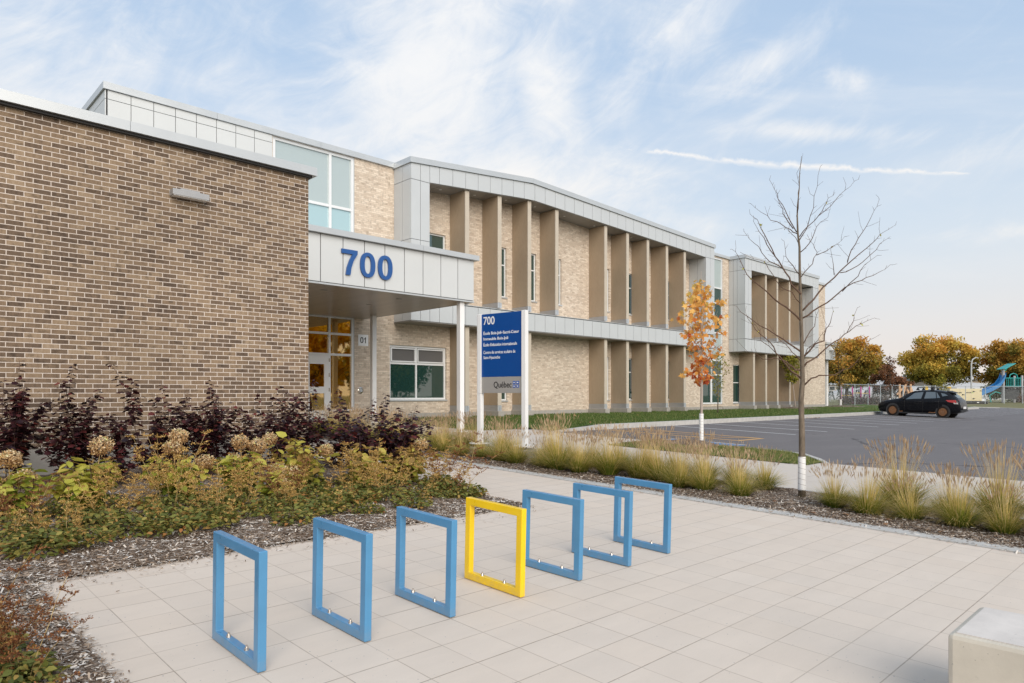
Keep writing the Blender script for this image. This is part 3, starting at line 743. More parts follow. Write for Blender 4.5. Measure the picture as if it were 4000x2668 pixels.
mb = MB(); mb.box(4.95, 53.1, W+.26, 46, 9.78, 9.85); part(mb, 'roof', M_DARK)
# panel cladding, upper left, with open joints over a dark backing
def panels(mb, xs, zs, y, th=.03, gap=.016):
    for i in range(len(xs)-1):
        for j in range(len(zs)-1):
            mb.box(xs[i]+gap/2, xs[i+1]-gap/2, y-th, y, zs[j]+gap/2, zs[j+1]-gap/2)
mb = MB(); xs = [4.90+.58*k for k in range(9)]; xs[-1] = 9.545
panels(mb, xs, [5.3, 7.6, 9.55, 9.80], W-.006)
for k in range(8):
    for z0, z1 in ((5.3, 7.6), (7.6, 9.55), (9.55, 9.80)): mb.box(4.84, 4.868, W+.61*k+.008+(.0 if k else -.04), W+.61*(k+1)-.008, z0+.008, z1-.008)
part(mb, 'cladding_panels', M_PANEL2)
mb = MB(); mb.box(4.87, 9.55, W-.004, W+.3, 5.0, 9.79); mb.box(4.872, 5.1, W+.3, 46, 5.0, 9.79); part(mb, 'cladding_backing', M_DARK)

# windows
def win(x0, x1, z0, z1, cols, rows, fr=.05, y=W+.07, name='window', gm=M_GLASS, sill=True, depth=.07, gmap=None, skip=None):
    """cols, rows: inner division positions; frame is the part, panes are its children"""
    mb = MB(); ya, yb = y, y+depth
    mb.box(x0, x0+fr, ya, yb, z0, z1); mb.box(x1-fr, x1, ya, yb, z0, z1)
    mb.box(x0+fr, x1-fr, ya, yb, z1-fr, z1); mb.box(x0+fr, x1-fr, ya, yb, z0, z0+fr)
    for c in cols: mb.box(c-fr/2, c+fr/2, ya+.002, yb-.002, z0+fr, z1-fr)
    X = [x0+fr/2]+list(cols)+[x1-fr/2]; Z = [z0+fr/2]+list(rows)+[z1-fr/2]
    for r in rows:
        for i in range(len(X)-1): mb.box(X[i]+fr/2, X[i+1]-fr/2, ya+.004, yb-.004, r-fr/2, r+fr/2)
    f = part(mb, name, M_WHITE)
    for i in range(len(X)-1):
        for j in range(len(Z)-1):
            if skip and skip(i, j): continue
            p = MB(); p.box(X[i]+fr/2, X[i+1]-fr/2, (ya+yb)/2, (ya+yb)/2+.012, Z[j]+fr/2, Z[j+1]-fr/2)
            sub(p, 'pane', gmap(i, j) if gmap else gm, f)
    if sill:
        s = MB(); s.box(x0-.03, x1+.03, W-.045, yb, z0-.055, z0-.003); sub(s, 'sill', M_COPING, f)
    return f
for a, b in slits_up: win(a, b, 5.645, 7.725, [], [7.0], gm=M_GLASSG)
for a, b in slits_lo: win(a, b, 1.295, 3.395, [], [2.69], gm=M_GLASSG)
for a, b in f2_up: win(a, b, 5.705, 7.725, [], [7.02], gm=M_GLASSG)
for a, b in f2_lo: win(a, b, 1.055, 3.415, [], [2.3], gm=M_GLASSG)
w1 = win(13.99, 16.595, 1.345, 3.355, [15.21], [2.69], .07, gmap=lambda i, j: M_BLIND if j == 1 else M_GLASSG)
w1['label'] = 'large four part window with dark blinds behind the upper vents'
mb = MB()
for a, b in ((14.06, 15.175), (15.245, 16.525)):
    for x0, x1, z0, z1 in ((a+.01, b-.01, 3.22, 3.265), (a+.01, b-.01, 2.74, 2.785), (a+.01, a+.055, 2.785, 3.22), (b-.055, b-.01, 2.785, 3.22)): mb.box(x0, x1, W+.05, W+.10, z0, z1)
sub(mb, 'vent_sash', M_WHITE, w1)
# tall glazing above the canopy
win(9.575, 12.50, 4.26, 9.785, [11.61], [5.6, 7.95], .09, W+.02, 'curtain_wall', sill=False, depth=.12, gmap=lambda i, j: M_GLASSP if j == 2 else M_GLASSC)
# entrance glazing below the canopy
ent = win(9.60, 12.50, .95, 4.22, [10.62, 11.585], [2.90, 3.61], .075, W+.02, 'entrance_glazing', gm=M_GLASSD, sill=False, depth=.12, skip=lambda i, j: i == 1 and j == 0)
dr = MB(); dx0, dx1, dz0, dz1 = 10.665, 11.54, .66, 2.855
dr.box(dx0, dx0+.17, W-.005, W+.05, dz0, dz1); dr.box(dx1-.17, dx1, W-.005, W+.05, dz0, dz1)
for z0, z1 in ((dz0, 1.0), (1.575, 1.80), (2.56, dz1)): dr.box(dx0+.17, dx1-.17, W-.005, W+.05, z0, z1)
door = part(dr, 'door', M_WHITE); door['label'] = 'white entrance door with two glazed openings, golden tree reflection tinted into the glass'
for z0, z1 in ((1.0, 1.575), (1.80, 2.56)):
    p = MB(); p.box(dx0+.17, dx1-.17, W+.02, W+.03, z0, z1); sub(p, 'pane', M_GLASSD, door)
for z in (.9, 1.7, 2.2, 2.7):
    p = MB(); p.box(dx1-.004, dx1+.022, W-.03, W+.01, z-.06, z+.06); sub(p, 'hinge', M_STEEL, door)
p = MB(); p.box(11.0, 11.2, W+.034, W+.04, 2.15, 2.36); sub(p, 'notice', M_SIGNK, door)
# vestibule behind the entrance glass
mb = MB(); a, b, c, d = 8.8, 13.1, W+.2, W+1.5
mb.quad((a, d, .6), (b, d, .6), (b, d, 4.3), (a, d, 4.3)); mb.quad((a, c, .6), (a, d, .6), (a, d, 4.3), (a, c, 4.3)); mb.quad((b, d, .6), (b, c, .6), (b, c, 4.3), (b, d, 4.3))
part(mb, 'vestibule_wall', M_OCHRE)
mb = MB(); mb.box(a, b, c, d, .80, .90); mb.box(a, b, c, d, 4.3, 4.4); part(mb, 'vestibule_floor', M_TILEF)
# second glazed bay and entrance
e2 = win(35.37, 37.82, 1.0, 9.745, [36.60], [2.74, 3.60, 5.25, 7.02, 7.95], .085, W+.02, 'curtain_wall', sill=False, depth=.12, gmap=lambda i, j: (M_GLASSD if False else M_GLASSG) if j in (0, 1, 3, 4) else M_GLASSP)
mb = MB()
for x0, x1 in ((35.46, 36.5),):
    for q in ((x0, x0+.09, 1.1, 2.68), (x1-.09, x1, 1.1, 2.68)): mb.box(q[0], q[1], W-.01, W+.02, q[2], q[3])
sub(mb, 'door_frame', M_WHITE, e2)
for x0, x1, z0, z1, nm in [(12.50, 12.56, .95, 4.22, 'jamb')]:
    mb = MB(); mb.box(x0, x1-.003, W+.01, W+.15, z0, 9.78); part(mb, nm, M_COPING)

# ---- portal frames
def lerp(pts, x):
    for (a, za), (b, zb) in zip(pts, pts[1:]):
        if x <= b: return za + (zb-za)*(x-a)/(b-a)
    return pts[-1][1]
F = 19.93
def strip(mb, xs, fb, ft, y, th=.03, gap=.018):
    for a, b in zip(xs, xs[1:]):
        a += gap/2; b -= gap/2
        mb.hexa([(a, y-th, fb(a)+gap/2), (b, y-th, fb(b)+gap/2), (b, y, fb(b)+gap/2), (a, y, fb(a)+gap/2)], [(a, y-th, ft(a)-gap/2), (b, y-th, ft(b)-gap/2), (b, y, ft(b)-gap/2), (a, y, ft(a)-gap/2)])
def sloped(mb, x0, x1, y0, y1, fb, ft):
    mb.hexa([(x0, y0, fb(x0)), (x1, y0, fb(x1)), (x1, y1, fb(x1)), (x0, y1, fb(x0))], [(x0, y0, ft(x0)), (x1, y0, ft(x1)), (x1, y1, ft(x1)), (x0, y1, ft(x0))])
def portal(XL, XR, topz, botz, legL, legR, hj, joints_top, joints_band, bandb, bandt, light_x, sidej, coping_h=.20):
    """topz: underside of coping along X, botz: underside of the upper fascia along X"""
    tf = lambda x: lerp(topz, x); bf = lambda x: lerp(botz, x); XI0 = XL+legL; XI1 = XR-legR
    knee = [p[0] for p in topz]; cuts = sorted(set([XL, XR]+knee))
    mb = MB()
    strip(mb, joints_top, bf, tf, F+.03)
    for jl in range(len(hj)-1):
        for s0, s1 in ((XL, (XL+XI0)/2), ((XL+XI0)/2, XI0), (XI1, (XR+XI1)/2), ((XR+XI1)/2, XR)):
            z0, z1 = hj[jl], hj[jl+1]; mb.box(s0+.009, s1-.009, F, F+.03, z0+.009, z1-.009)
    for s0, s1 in ((XL, (XL+XI0)/2), ((XL+XI0)/2, XI0), (XI1, (XR+XI1)/2), ((XR+XI1)/2, XR)):
        sloped(mb, s0+.009, s1-.009, F, F+.03, lambda x: hj[-1]+.009, lambda x: tf(x)-.009)
    # outer side faces
    for j in range(len(sidej)-1):
        for z0, z1 in [(bandb+.02, hj[0])] + list(zip(hj, hj[1:])) + [(hj[-1], tf(XL))]:
            mb.box(XL-.0, XL+.03, sidej[j]+.009+(.03 if j == 0 else 0), sidej[j+1]-.009, z0+.009, z1-.009)
            mb.box(XR-.03, XR, sidej[j]+.009+(.03 if j == 0 else 0), sidej[j+1]-.009, z0+.009, z1-.009)
        for z0, z1 in list(zip([bandt]+hj[1:], hj[1:])):
            mb.box(XI0-.03, XI0, sidej[j]+.009+(.03 if j == 0 else 0), sidej[j+1]-.009, z0+.02, z1-.009)
            mb.box(XI1, XI1+.03, sidej[j]+.009+(.03 if j == 0 else 0), sidej[j+1]-.009, z0+.02, z1-.009)
    part(mb, 'portal_panels', M_PANEL)
    mb = MB()
    for c0, c1 in zip(cuts, cuts[1:]): sloped(mb, max(c0, XL+.031), min(c1, XR-.031), F+.031, W, lambda x: bf(x)+.012, lambda x: tf(x)-.002)
    mb.box(XL+.031, XI0-.031, F+.032, W-.001, bandb+.01, bf(XL)+.005); mb.box(XI1+.031, XR-.031, F+.032, W-.001, bandb+.01, bf(XR)+.005)
    part(mb, 'portal_backing', M_DARK)
    mb = MB()
    for c0, c1 in zip(cuts, cuts[1:]):
        n = 3 if c1-c0 > 8 else 1
        for k in range(n):
            a0 = c0+(c1-c0)*k/n; a1 = c0+(c1-c0)*(k+1)/n
            sloped(mb, a0-(.06 if a0 == XL else -.003), a1+(.06 if a1 == XR else -.003), F-.06, W+.3, tf, lambda x: tf(x)+coping_h)
    part(mb, 'portal_coping', M_COPING)
    # soffit panels
    mb = MB(); k = XI0
    sc = sorted(set([XI0, XI1] + [x for x in knee if XI0 < x < XI1] + [XI0+.6+1.24*i for i in range(40) if XI0+.6+1.24*i < XI1]))
    for a, b in zip(sc, sc[1:]): sloped(mb, a+.008, b-.008, F+.035, W-.004, lambda x: bf(x)-.012, lambda x: bf(x)+.004)
    part(mb, 'soffit', M_SOFFIT)
    for x in light_x:
        mb = MB(); mb.cyl(x, F+.55, bf(x)-.022, bf(x)-.010, .055, 14); part(mb, 'downlight', M_WHITE)
    # mid band
    mb = MB(); strip(mb, joints_band, lambda x: bandb+.03, lambda x: bandt-.03, F+.03)
    part(mb, 'band_panels', M_PANEL)
    mb = MB(); mb.box(XL+.032, XR-.032, F+.031, W-.002, bandb+.02, bandt-.012); part(mb, 'band_core', M_DARK)
    mb = MB(); mb.box(XL, XR, F-.008, W-.003, bandb, bandb+.018); part(mb, 'band_soffit', M_SOFFIT)
    mb = MB(); mb.hexa([(XI0+.0, F-.02, bandt-.012), (XI1, F-.02, bandt-.012), (XI1, W-.004, bandt+.02), (XI0, W-.004, bandt+.02)], [(XI0, F-.02, bandt+.012), (XI1, F-.02, bandt+.012), (XI1, W-.004, bandt+.09), (XI0, W-.004, bandt+.09)])
    part(mb, 'band_flashing', M_COPING)
jt = [14.16, 14.575, 14.99] + [15.43+.627*k for k in range(30)]; jt = [x for x in jt if x < 33.9] + [34.06, 34.52, 34.99]
portal(14.16, 34.99, [(14.16, 9.765), (20.28, 10.33), (34.99, 9.83)], [(14.16, 9.15), (20.28, 9.645), (34.99, 9.155)], .83, .93, [4.93, 7.07, 9.20],
       [x for x in jt if 14.98 <= x <= 34.07], jt, 4.15, 4.93, [15.9, 17.6, 19.3, 21.0, 22.9, 25.0, 27.9, 31.2], [F, 20.45, 20.995])
jb = [38.55, 38.93, 39.37] + [39.37+.6*k for k in range(1, 15)] + [48.37, 48.86, 49.34]
portal(38.55, 49.34, [(38.55, 9.79), (49.34, 9.79)], [(38.55, 9.14), (49.34, 9.14)], .82, .97, [4.93, 7.03, 9.075],
       [x for x in jb if 39.36 <= x <= 48.38], jb, 4.15, 4.94, [41, 44, 47], [F, 20.44, 20.70, 20.995])

# ---- fins: one prototype per kind, copied
def fin(x, z0, z1, shoe, base):
    mb = MB(); mb.box(x+.004, x+.196, 20.085, W-.006, z0, z1); f = part(mb, 'fin', M_FIN)
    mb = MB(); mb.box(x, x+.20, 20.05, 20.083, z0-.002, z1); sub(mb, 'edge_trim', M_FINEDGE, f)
    mb = MB(); mb.box(x+.002, x+.198, 20.082, W-.006, shoe, z0-.004); sub(mb, 'shoe', M_SHOED, f)
    mb = MB(); mb.box(x-.004, x+.094, 20.045, 20.08, shoe, z0-.006); mb.box(x+.106, x+.204, 20.045, 20.08, shoe, z0-.006); sub(mb, 'shoe_plate', M_SHOE, f)
    if base:
        mb = MB(); mb.box(x-.06, x+.26, 19.95, W-.02, .35, shoe-.002); sub(mb, 'concrete_base', M_CONC, f, bevel=.015)
for k in range(10):
    x = 16.76+1.695*k
    if k != 4:
        xx = x + .2*0; zt = lerp([(14.16, 9.15), (20.28, 9.645), (34.99, 9.155)], x+.1)-.014
        fin(x, 5.22, zt-.012, 5.0, False)
    if k not in (3, 4): fin(x, 1.11, 4.148, .885, True)
for x in (41.42, 43.02, 44.83, 46.45): fin(x, 5.22, 9.12, 5.0, False)
for x in (39.84, 41.46, 43.08, 44.88, 46.5): fin(x, 1.11, 4.148, .885, True)

# ---- canopy at the far end of the school
mb = MB(); panels(mb, [53.2, 53.62, 54.05, 54.5, 55.0], [4.25, 5.36], W-.02, .03)
mb.box(55.0, 55.03, W-.02, W+3, 4.26, 5.35); part(mb, 'end_canopy_panels', M_PANEL)
mb = MB(); mb.box(53.19, 55.0, W-.018, W+3, 4.26, 5.40); part(mb, 'end_canopy_core', M_DARK)
mb = MB(); mb.box(53.19, 55.2, W-.12, W+3, 5.40, 5.58); part(mb, 'end_canopy_coping', M_COPING)
mb = MB(); mb.box(54.25, 54.55, W+.3, W+.6, .6, 4.25); part(mb, 'end_canopy_post', M_WPOST)

# ---- entrance canopy with house number
can = tag(empty('entrance_canopy', (9.3, 18, 4.2)), 'white panelled entrance canopy carrying the blue house number 700 beside the brown brick wall', 'canopy')
def cpart(mb, name, mat, **kw):
    o = mb.build(name, mat, None, **kw); o.parent = can; o.matrix_parent_inverse = Matrix.Translation((9.3, 18, 4.2)).inverted(); return o
YC = 15.02
xs = [5.67] + [x for x in [8.034-.607*k for k in (3, 2, 1)]] + [8.034+.607*k for k in range(8)] + [12.885]
mb = MB(); panels(mb, xs, [4.235, 5.40], YC+.03, .03, .022)
ys = [YC+.6*k for k in range(10)]+[20.99]
for a, b in zip(ys, ys[1:]): mb.box(12.855, 12.885, a+.009+(.03 if a == YC else 0), b-.009, 4.245, 5.39)
cpart(mb, 'fascia_panels', M_PANEL2)
mb = MB(); mb.box(5.67, 12.853, YC+.032, 20.98, 4.235, 5.395); cpart(mb, 'canopy_core', M_DARK)
mb = MB(); mb.box(5.67, 11.0, YC-.11, 15.3, 5.40, 5.54); mb.box(11.006, 13.0, YC-.11, 20.98, 5.40, 5.54); mb.box(5.67, 11.0, 15.3, 20.98, 5.38, 5.44); cpart(mb, 'canopy_coping', M_COPING)
mb = MB(); mb.box(5.67, 12.87, YC+.045, 20.985, 4.19, 4.232); cpart(mb, 'canopy_soffit', M_SLAT)
mb = MB(); mb.box(5.67, 12.90, YC+.0, YC+.042, 4.185, 4.228); mb.box(12.872, 12.90, YC+.043, 20.985, 4.185, 4.228); cpart(mb, 'canopy_edge_trim', M_COPING)
for i, (x, y) in enumerate([(8.6, 15.9), (8.62, 17.3), (10.9, 15.9), (10.93, 17.5), (8.65, 19.0), (10.95, 19.2)]):
    mb = MB(); mb.cyl(x, y, 4.180, 4.188, .085, 18); cpart(mb, 'downlight', M_SOFFIT)
for y in (15.12, 19.72):
    mb = MB(); mb.box(12.45, 12.61, y, y+.16, .40, 4.186); po = cpart(mb, 'canopy_post', M_WPOST, bevel=.008)
    mb = MB(); mb.box(12.36, 12.70, y-.09, y+.25, .03*y+.0, .03*y+.03); q = mb.build('base_plate', M_WPOST); q.parent = po
def digit(mb, ch, x0, x1, z0, z1, y0, y1):
    """bold upright numeral between x0..x1 and z0..z1, thickness y0..y1"""
    w = x1-x0; h = z1-z0
    if ch == '0':
        def loop(a, b, e, y): return [(x0+w/2 + a*abs(math.cos(t))**e*(1 if math.cos(t) > 0 else -1), y, z0+h/2 + b*abs(math.sin(t))**e*(1 if math.sin(t) > 0 else -1)) for t in [2*math.pi*k/40 for k in range(40)]]
        o0, i0, o1, i1 = loop(w/2, h/2, .86, y0), loop(w*.225, h*.355, .86, y0), loop(w/2, h/2, .86, y1), loop(w*.225, h*.355, .86, y1)
        b = len(mb.v); mb.v += o0+i0+o1+i1
        for k in range(40):
            n = (k+1) % 40; mb.f += [(b+k, b+n, b+40+n, b+40+k), (b+80+n, b+80+k, b+120+k, b+120+n), (b+n, b+k, b+80+k, b+80+n), (b+40+k, b+40+n, b+120+n, b+120+k)]
        return
    P = {'7': [(0, 1), (0, .83), (.68, .83), (.50, .60), (.34, .30), (.27, 0), (.545, 0), (.60, .28), (.75, .58), (1, .86), (1, 1)],
         '1': [(.42, 0), (.42, .70), (.05, .60), (.05, .75), (.32, .85), (.50, 1), (.72, 1), (.72, 0)]}[ch]
    lo = [(x0+a*w, y0, z0+c*h) for a, c in P]; hi = [(x0+a*w, y1, z0+c*h) for a, c in P]; mb.hexa(lo, hi)
for ch, x0, x1 in (('7', 8.578, 9.02), ('0', 9.105, 9.535), ('0', 9.625, 10.055)):
    mb = MB(); digit(mb, ch, x0, x1, 4.485, 5.11, YC-.055, YC-.01); o = mb.build('numeral', M_NUM)
    o.parent = can; o.matrix_parent_inverse = Matrix.Translation((9.3, 18, 4.2)).inverted()

# ---- brown brick wing
bw = tag(empty('brick_wing', (2, 11, .5)), 'single storey brown brick building with pale coping at the left', 'building')
def bpart(mb, name, mat, **kw):
    o = mb.build(name, mat, None, **kw); o.parent = bw; o.matrix_parent_inverse = Matrix.Translation((2, 11, .5)).inverted(); return o
mb = MB(); mb.quad((-9, 11, .79), (5.655, 11, .79), (5.655, 11, 5.30), (-9, 11, 5.30)); mb.quad((5.655, 11, .79), (5.655, 20.99, .79), (5.655, 20.99, 5.30), (5.655, 11, 5.30))
bpart(mb, 'brick_wall', M_BROWN)
mb = MB(); mb.box(-9, 5.63, 11.02, 20.98, .1, 5.28); bpart(mb, 'wall_core', M_DARK)
mb = MB(); mb.box(-9, 5.65, 11.006, 20.98, .1, .788); mb.box(5.6505, 5.653, 11.006, 20.98, .1, .788); bpart(mb, 'foundation', M_CONC)
mb = MB()
for a, b in [(-9, -3), (-2.995, 2.833), (2.838, 5.76)]: mb.box(a, b, 10.88, 11.5, 5.305, 5.445)
mb.box(5.3, 5.76, 11.502, 20.98, 5.305, 5.445)
bpart(mb, 'coping', M_COPING)
mb = MB(); mb.box(-9, 5.69, 10.93, 11.4, 5.27, 5.303); bpart(mb, 'coping_drip', M_DARK)
mb = MB(); mb.box(-9, 5.2, 11.5, 20.98, 5.28, 5.40); bpart(mb, 'roof', M_DARK)

# ---- small fittings on the walls
wl = tag(empty('wall_light', (3.66, 11, 4.55)), 'slim grey box light fixed to the brown brick wall', 'wall light')
mb = MB(); mb.box(-.265, .265, -.17, -.02, -.045, .045); mb.build('lamp_body', M_SHOED, wl, bevel=.004)
mb = MB(); mb.box(-.14, .14, -.12, -.001, .046, .075); mb.box(-.10, .10, -.019, -.001, -.045, .045); mb.build('bracket', M_SHOED, wl)
mb = MB(); mb.box(-.25, .25, -.16, -.03, -.052, -.046); mb.build('diffuser', M_SIGNW, wl)
s1 = tag(empty('door_number_sign', (12.87, W-.004, 3.445)), 'small white plate reading 01 beside the entrance glazing', 'sign')
mb = MB(); mb.box(-.205, .205, -.014, 0, -.20, .20); mb.build('plate', M_SIGNW, s1, bevel=.006)
mb = MB(); digit(mb, '0', -.125, .005, -.10, .11, -.018, -.0145); mb.build('digit', M_SIGNK, s1)
mb = MB(); digit(mb, '1', .03, .13, -.10, .11, -.018, -.0145); mb.build('digit', M_SIGNK, s1)
pb = tag(empty('door_push_button', (12.755, W-.003, 1.68)), 'round steel push button on the cream brick by the entrance', 'push button')
mb = MB(); mb.tube([(0, 0, 0), (0, -.03, 0), (0, -.05, 0)], [.115, .115, .08], 28); mb.build('button_cover', M_STEEL, pb)
mb = MB(); mb.tube([(0, -.05, 0), (0, -.058, 0)], [.055, .055], 20); mb.build('button', M_SHOE, pb)
fl = tag(empty('flood_light', (54.0, W-.06, 5.1)), 'small wedge shaped white floodlight on the end canopy fascia', 'flood light')
mb = MB(); mb.hexa([(-.2, -.28, -.14), (.2, -.28, -.14), (.2, 0, -.14), (-.2, 0, -.14)], [(-.2, -.06, .14), (.2, -.06, .14), (.2, 0, .14), (-.2, 0, .14)]); mb.build('lamp_housing', M_WHITE, fl)
mb = MB(); mb.box(-.17, .17, -.26, -.03, -.15, -.143); mb.build('lens', M_SIGNW, fl)

# ================================================================== OBJECTS ON THE PLAZA
def make_rack(mat):
    root = empty('bike_rack'); s, w, t = .612, .046, .055
    lo = [(-w/2, 0, 0), (-w/2, s, 0), (-w/2, s, s), (-w/2, 0, s)]; li = [(-w/2, t, t), (-w/2, s-t, t), (-w/2, s-t, s-t), (-w/2, t, s-t)]
    mb = MB(); mb.v = lo+li+[(w/2, y, z) for _, y, z in lo]+[(w/2, y, z) for _, y, z in li]
    for k in range(4):
        n = (k+1) % 4
        mb.f += [(k, k+4, n+4, n), (8+k, 8+n, 12+n, 12+k), (k, n, 8+n, 8+k), (k+4, 12+k, 12+n, n+4)]
    f = mb.build('frame', mat, root, bevel=.0045)
    for y in (.19, .43):
        mb = MB(); mb.cyl(0, y, t, t+.016, .013, 14, .009); mb.cyl(0, y, t+.016, t+.026, .0055, 6); mb.build('anchor_bolt', M_STEEL, root)
    return root
rk = [('sky blue square bike rack nearest the camera, at the left end of the row', M_RBLUE), ('sky blue square bike rack second from the left end of the row', M_RBLUE), ('sky blue square bike rack just left of the yellow one', M_RBLUE),
      ('yellow square bike rack, the only yellow one in the row', M_RYEL), ('sky blue square bike rack directly behind and right of the yellow one', M_RBLUE), ('sky blue square bike rack between two others, second from the far end', M_RBLUE), ('sky blue square bike rack at the far right end of the row', M_RBLUE)]
rb = make_rack(M_RBLUE); ry = make_rack(M_RYEL)
for k, (lb, m) in enumerate(rk):
    o = ry if m is M_RYEL else (rb if k == 0 else copy_tree(rb))
    x = 1.474+.6165*k; y = 3.358 + (0.03 if k == 6 else 0); tilt = [0, .01, .0, -.012, .018, .005, -.02][k]
    o.location = (x, y, gz(x, y)+.004); o.rotation_euler = (math.atan(.03), 0, tilt)
    tag(o, lb, 'bike rack', 'square tube bike racks in a row')

bn = tag(empty('concrete_bench', (3.583, .0, 0)), 'pale concrete block seat cut off by the lower right corner', 'bench')
mb = MB(); mb.box(0, .592, -1.2, .872, -.06, .392); mb.build('block', M_BLOCK, bn, bevel=.022)
mb = MB(); mb.box(.03, .562, -1.17, .842, .3922, .3965); mb.build('seat_top', M_BLOCKTOP, bn)
bn.location.z = .026

# ---- name sign
sg = tag(empty('school_sign', (9.29, 9.97, .30)), 'blue and grey information panel between two white posts in the ornamental grass', 'sign')
pL = Vector((9.20, 10.52)); pR = Vector((9.37, 9.40)); dv = (pR-pL).normalized(); ang = math.atan2(dv.y, dv.x)
sg.rotation_euler = (0, 0, ang); half = (pR-pL).length/2
# local frame: x from left post to right post, -y faces the plaza
for sx in (-1, 1):
    mb = MB(); mb.box(sx*half-.05, sx*half+.05, -.05, .05, .235, 2.86); po = mb.build('post', M_WPOST, sg, bevel=.006)
    mb = MB(); mb.cyl(sx*half, 0, .215, .235, .225, 36); pt = mb.build('base_plate', M_WPOST, po, bevel=.003)
    for k in range(4):
        t = R(45+90*k); mb = MB(); mb.cyl(sx*half+.17*math.cos(t), .17*math.sin(t), .09, .275, .011, 8); mb.cyl(sx*half+.17*math.cos(t), .17*math.sin(t), .235, .252, .02, 6); mb.build('bolt', M_STEEL, po)
    mb = MB(); mb.cyl(sx*half, 0, -.2, .16, .225, 36); mb.build('concrete_pier', M_CONC, po, bevel=.01)
hw = half-.053
mb = MB(); mb.box(-hw, hw, -.028, .028, 1.575, 2.85); mb.build('blue_panel', M_SIGNB, sg, bevel=.003)
mb = MB(); mb.box(-hw, hw, -.0275, .0275, 1.25, 1.572); mb.build('grey_panel', M_SIGNG, sg, bevel=.003)
mb = MB(); mb.box(-half-.02, -hw+.004, -.058, -.03, 1.245, 2.852); mb.build('side_rail', M_WPOST, sg)
PW = 2*hw
def line(body, u0, u1, top_off, h, mat=M_SIGNW, bold=.012, z=None):
    zz = (2.85-top_off-h) if z is None else z
    o = text('lettering', body, mat, None, (-hw+u0*PW, -.0282, zz), (1, 0, 0), (0, 0, 1), (u1-u0)*PW, h, .003, bold*.35); o.parent = sg; return o
line('700', .055, .335, .055, .165, bold=.03)
line('École Bois-Joli–Sacré-Cœur', .055, .935, .345, .095, bold=.028)
line('Immeuble Bois-Joli', .055, .67, .475, .077, bold=.028)
line("École d'éducation internationale", .055, .885, .577, .078, bold=.022)
line('Centre de services scolaire de', .055, .845, .745, .064, bold=.008)
line('Saint-Hyacinthe', .055, .47, .852, .078, bold=.008)
def serif_q():
    o = text('lettering', 'Québec', M_SIGNK, None, (-hw+.315*PW, -.0279, 1.335), (1, 0, 0), (0, 0, 1), .44*PW, .145, .003, .004); o.parent = sg
serif_q()
for i in range(2):
    for j in range(2):
        x0 = -hw+(.785+.085*i)*PW; z0 = 1.355+.072*j; w = .064*PW; h = .058
        mb = MB(); mb.box(x0, x0+w, -.0305, -.0276, z0, z0+h); fb = mb.build('flag_square', M_FLAGB, sg)
        cx, cz = x0+w/2, z0+h/2; mb = MB()
        for pts in ([(0, -.42), (.13, -.1), (.10, .12), (0, .42), (-.10, .12), (-.13, -.1)], [(.05, -.05), (.20, .22), (.38, .16), (.34, -.10), (.16, -.12)], [(-.05, -.05), (-.16, -.12), (-.34, -.10), (-.38, .16), (-.20, .22)], [(-.2, -.2), (.2, -.2), (.2, -.12), (-.2, -.12)]):
            mb.poly([(cx+a*w*.8, -.0325 - .0003*len(mb.f), cz+b*h*.8) for a, b in pts])
        mb.build('lily_emblem', M_SIGNW, fb)

# ================================================================== VEGETATION
# ---- ornamental grass clumps
def grass_mesh(seed, n=430, seeds=75, h=.36, r=.07):
    rg = np.random.default_rng(seed); V = []; F = []; C = []
    def blade(p, d0, L, w, droop, c, nseg=4):
        side = np.cross(d0, [0, 0, 1]); side = side/ max(np.linalg.norm(side), 1e-6); q = np.array(p, float); d = np.array(d0, float); i = len(V)
        for k in range(nseg+1):
            ww = w*(1-k/nseg)**.7*.5+.0004; V.append(q-side*ww); V.append(q+side*ww)
            d = d + np.array([d0[0]*droop, d0[1]*droop, -droop*.9])*(k+1)/nseg; d = d/np.linalg.norm(d); q = q+d*L/nseg
        for k in range(nseg): F.append((i+2*k, i+2*k+1, i+2*k+3, i+2*k+2)); C.append(min(1, max(0, c*.8 + .80*(k/nseg)**1.35)))
    for _ in range(n):
        a = rg.random()*6.283; rr = r*math.sqrt(rg.random()); sp = rg.random()**.7*.95
        d = np.array([math.cos(a)*sp, math.sin(a)*sp, 1.0]); d /= np.linalg.norm(d)
        blade((rr*math.cos(a), rr*math.sin(a), -.02), d, h*(.65+.65*rg.random()), .0048, .16+.30*rg.random(), rg.random()*.45 if rg.random() < .82 else .75)
    o = raw('blades', V, F, M_BLADE, None, C)
    V2 = []; F2 = []; C2 = []; V, F, C = [], [], []
    for _ in range(seeds):
        a = rg.random()*6.283; sp = rg.random()*.36+.03
        d = np.array([math.cos(a)*sp, math.sin(a)*sp, 1.0]); d /= np.linalg.norm(d); L = h*(1.2+.62*rg.random())
        blade((.03*math.cos(a), .03*math.sin(a), 0), d, L, .0030, .10*rg.random(), .55+.3*rg.random(), 3)
        tip = (V[-1]+V[-2])/2; dd = tip-(V[-3]+V[-4])/2; dd /= np.linalg.norm(dd)
        sl = .055+.045*rg.random()
        for ang in (0, 1.57):
            s = np.cross(dd, [math.cos(ang), math.sin(ang), .1]); s /= max(np.linalg.norm(s), 1e-6); i = len(V2)
            V2 += [tip-dd*.01, tip+dd*sl*.45-s*.0050, tip+dd*sl, tip+dd*sl*.45+s*.0050]; F2.append((i, i+1, i+2, i+3)); C2.append(rg.random())
    o2 = raw('seed_stalks', V, F, M_BLADE, None, C); o3 = raw('seed_heads', V2, F2, M_SEED, None, C2)
    return o, o2, o3
protos = []
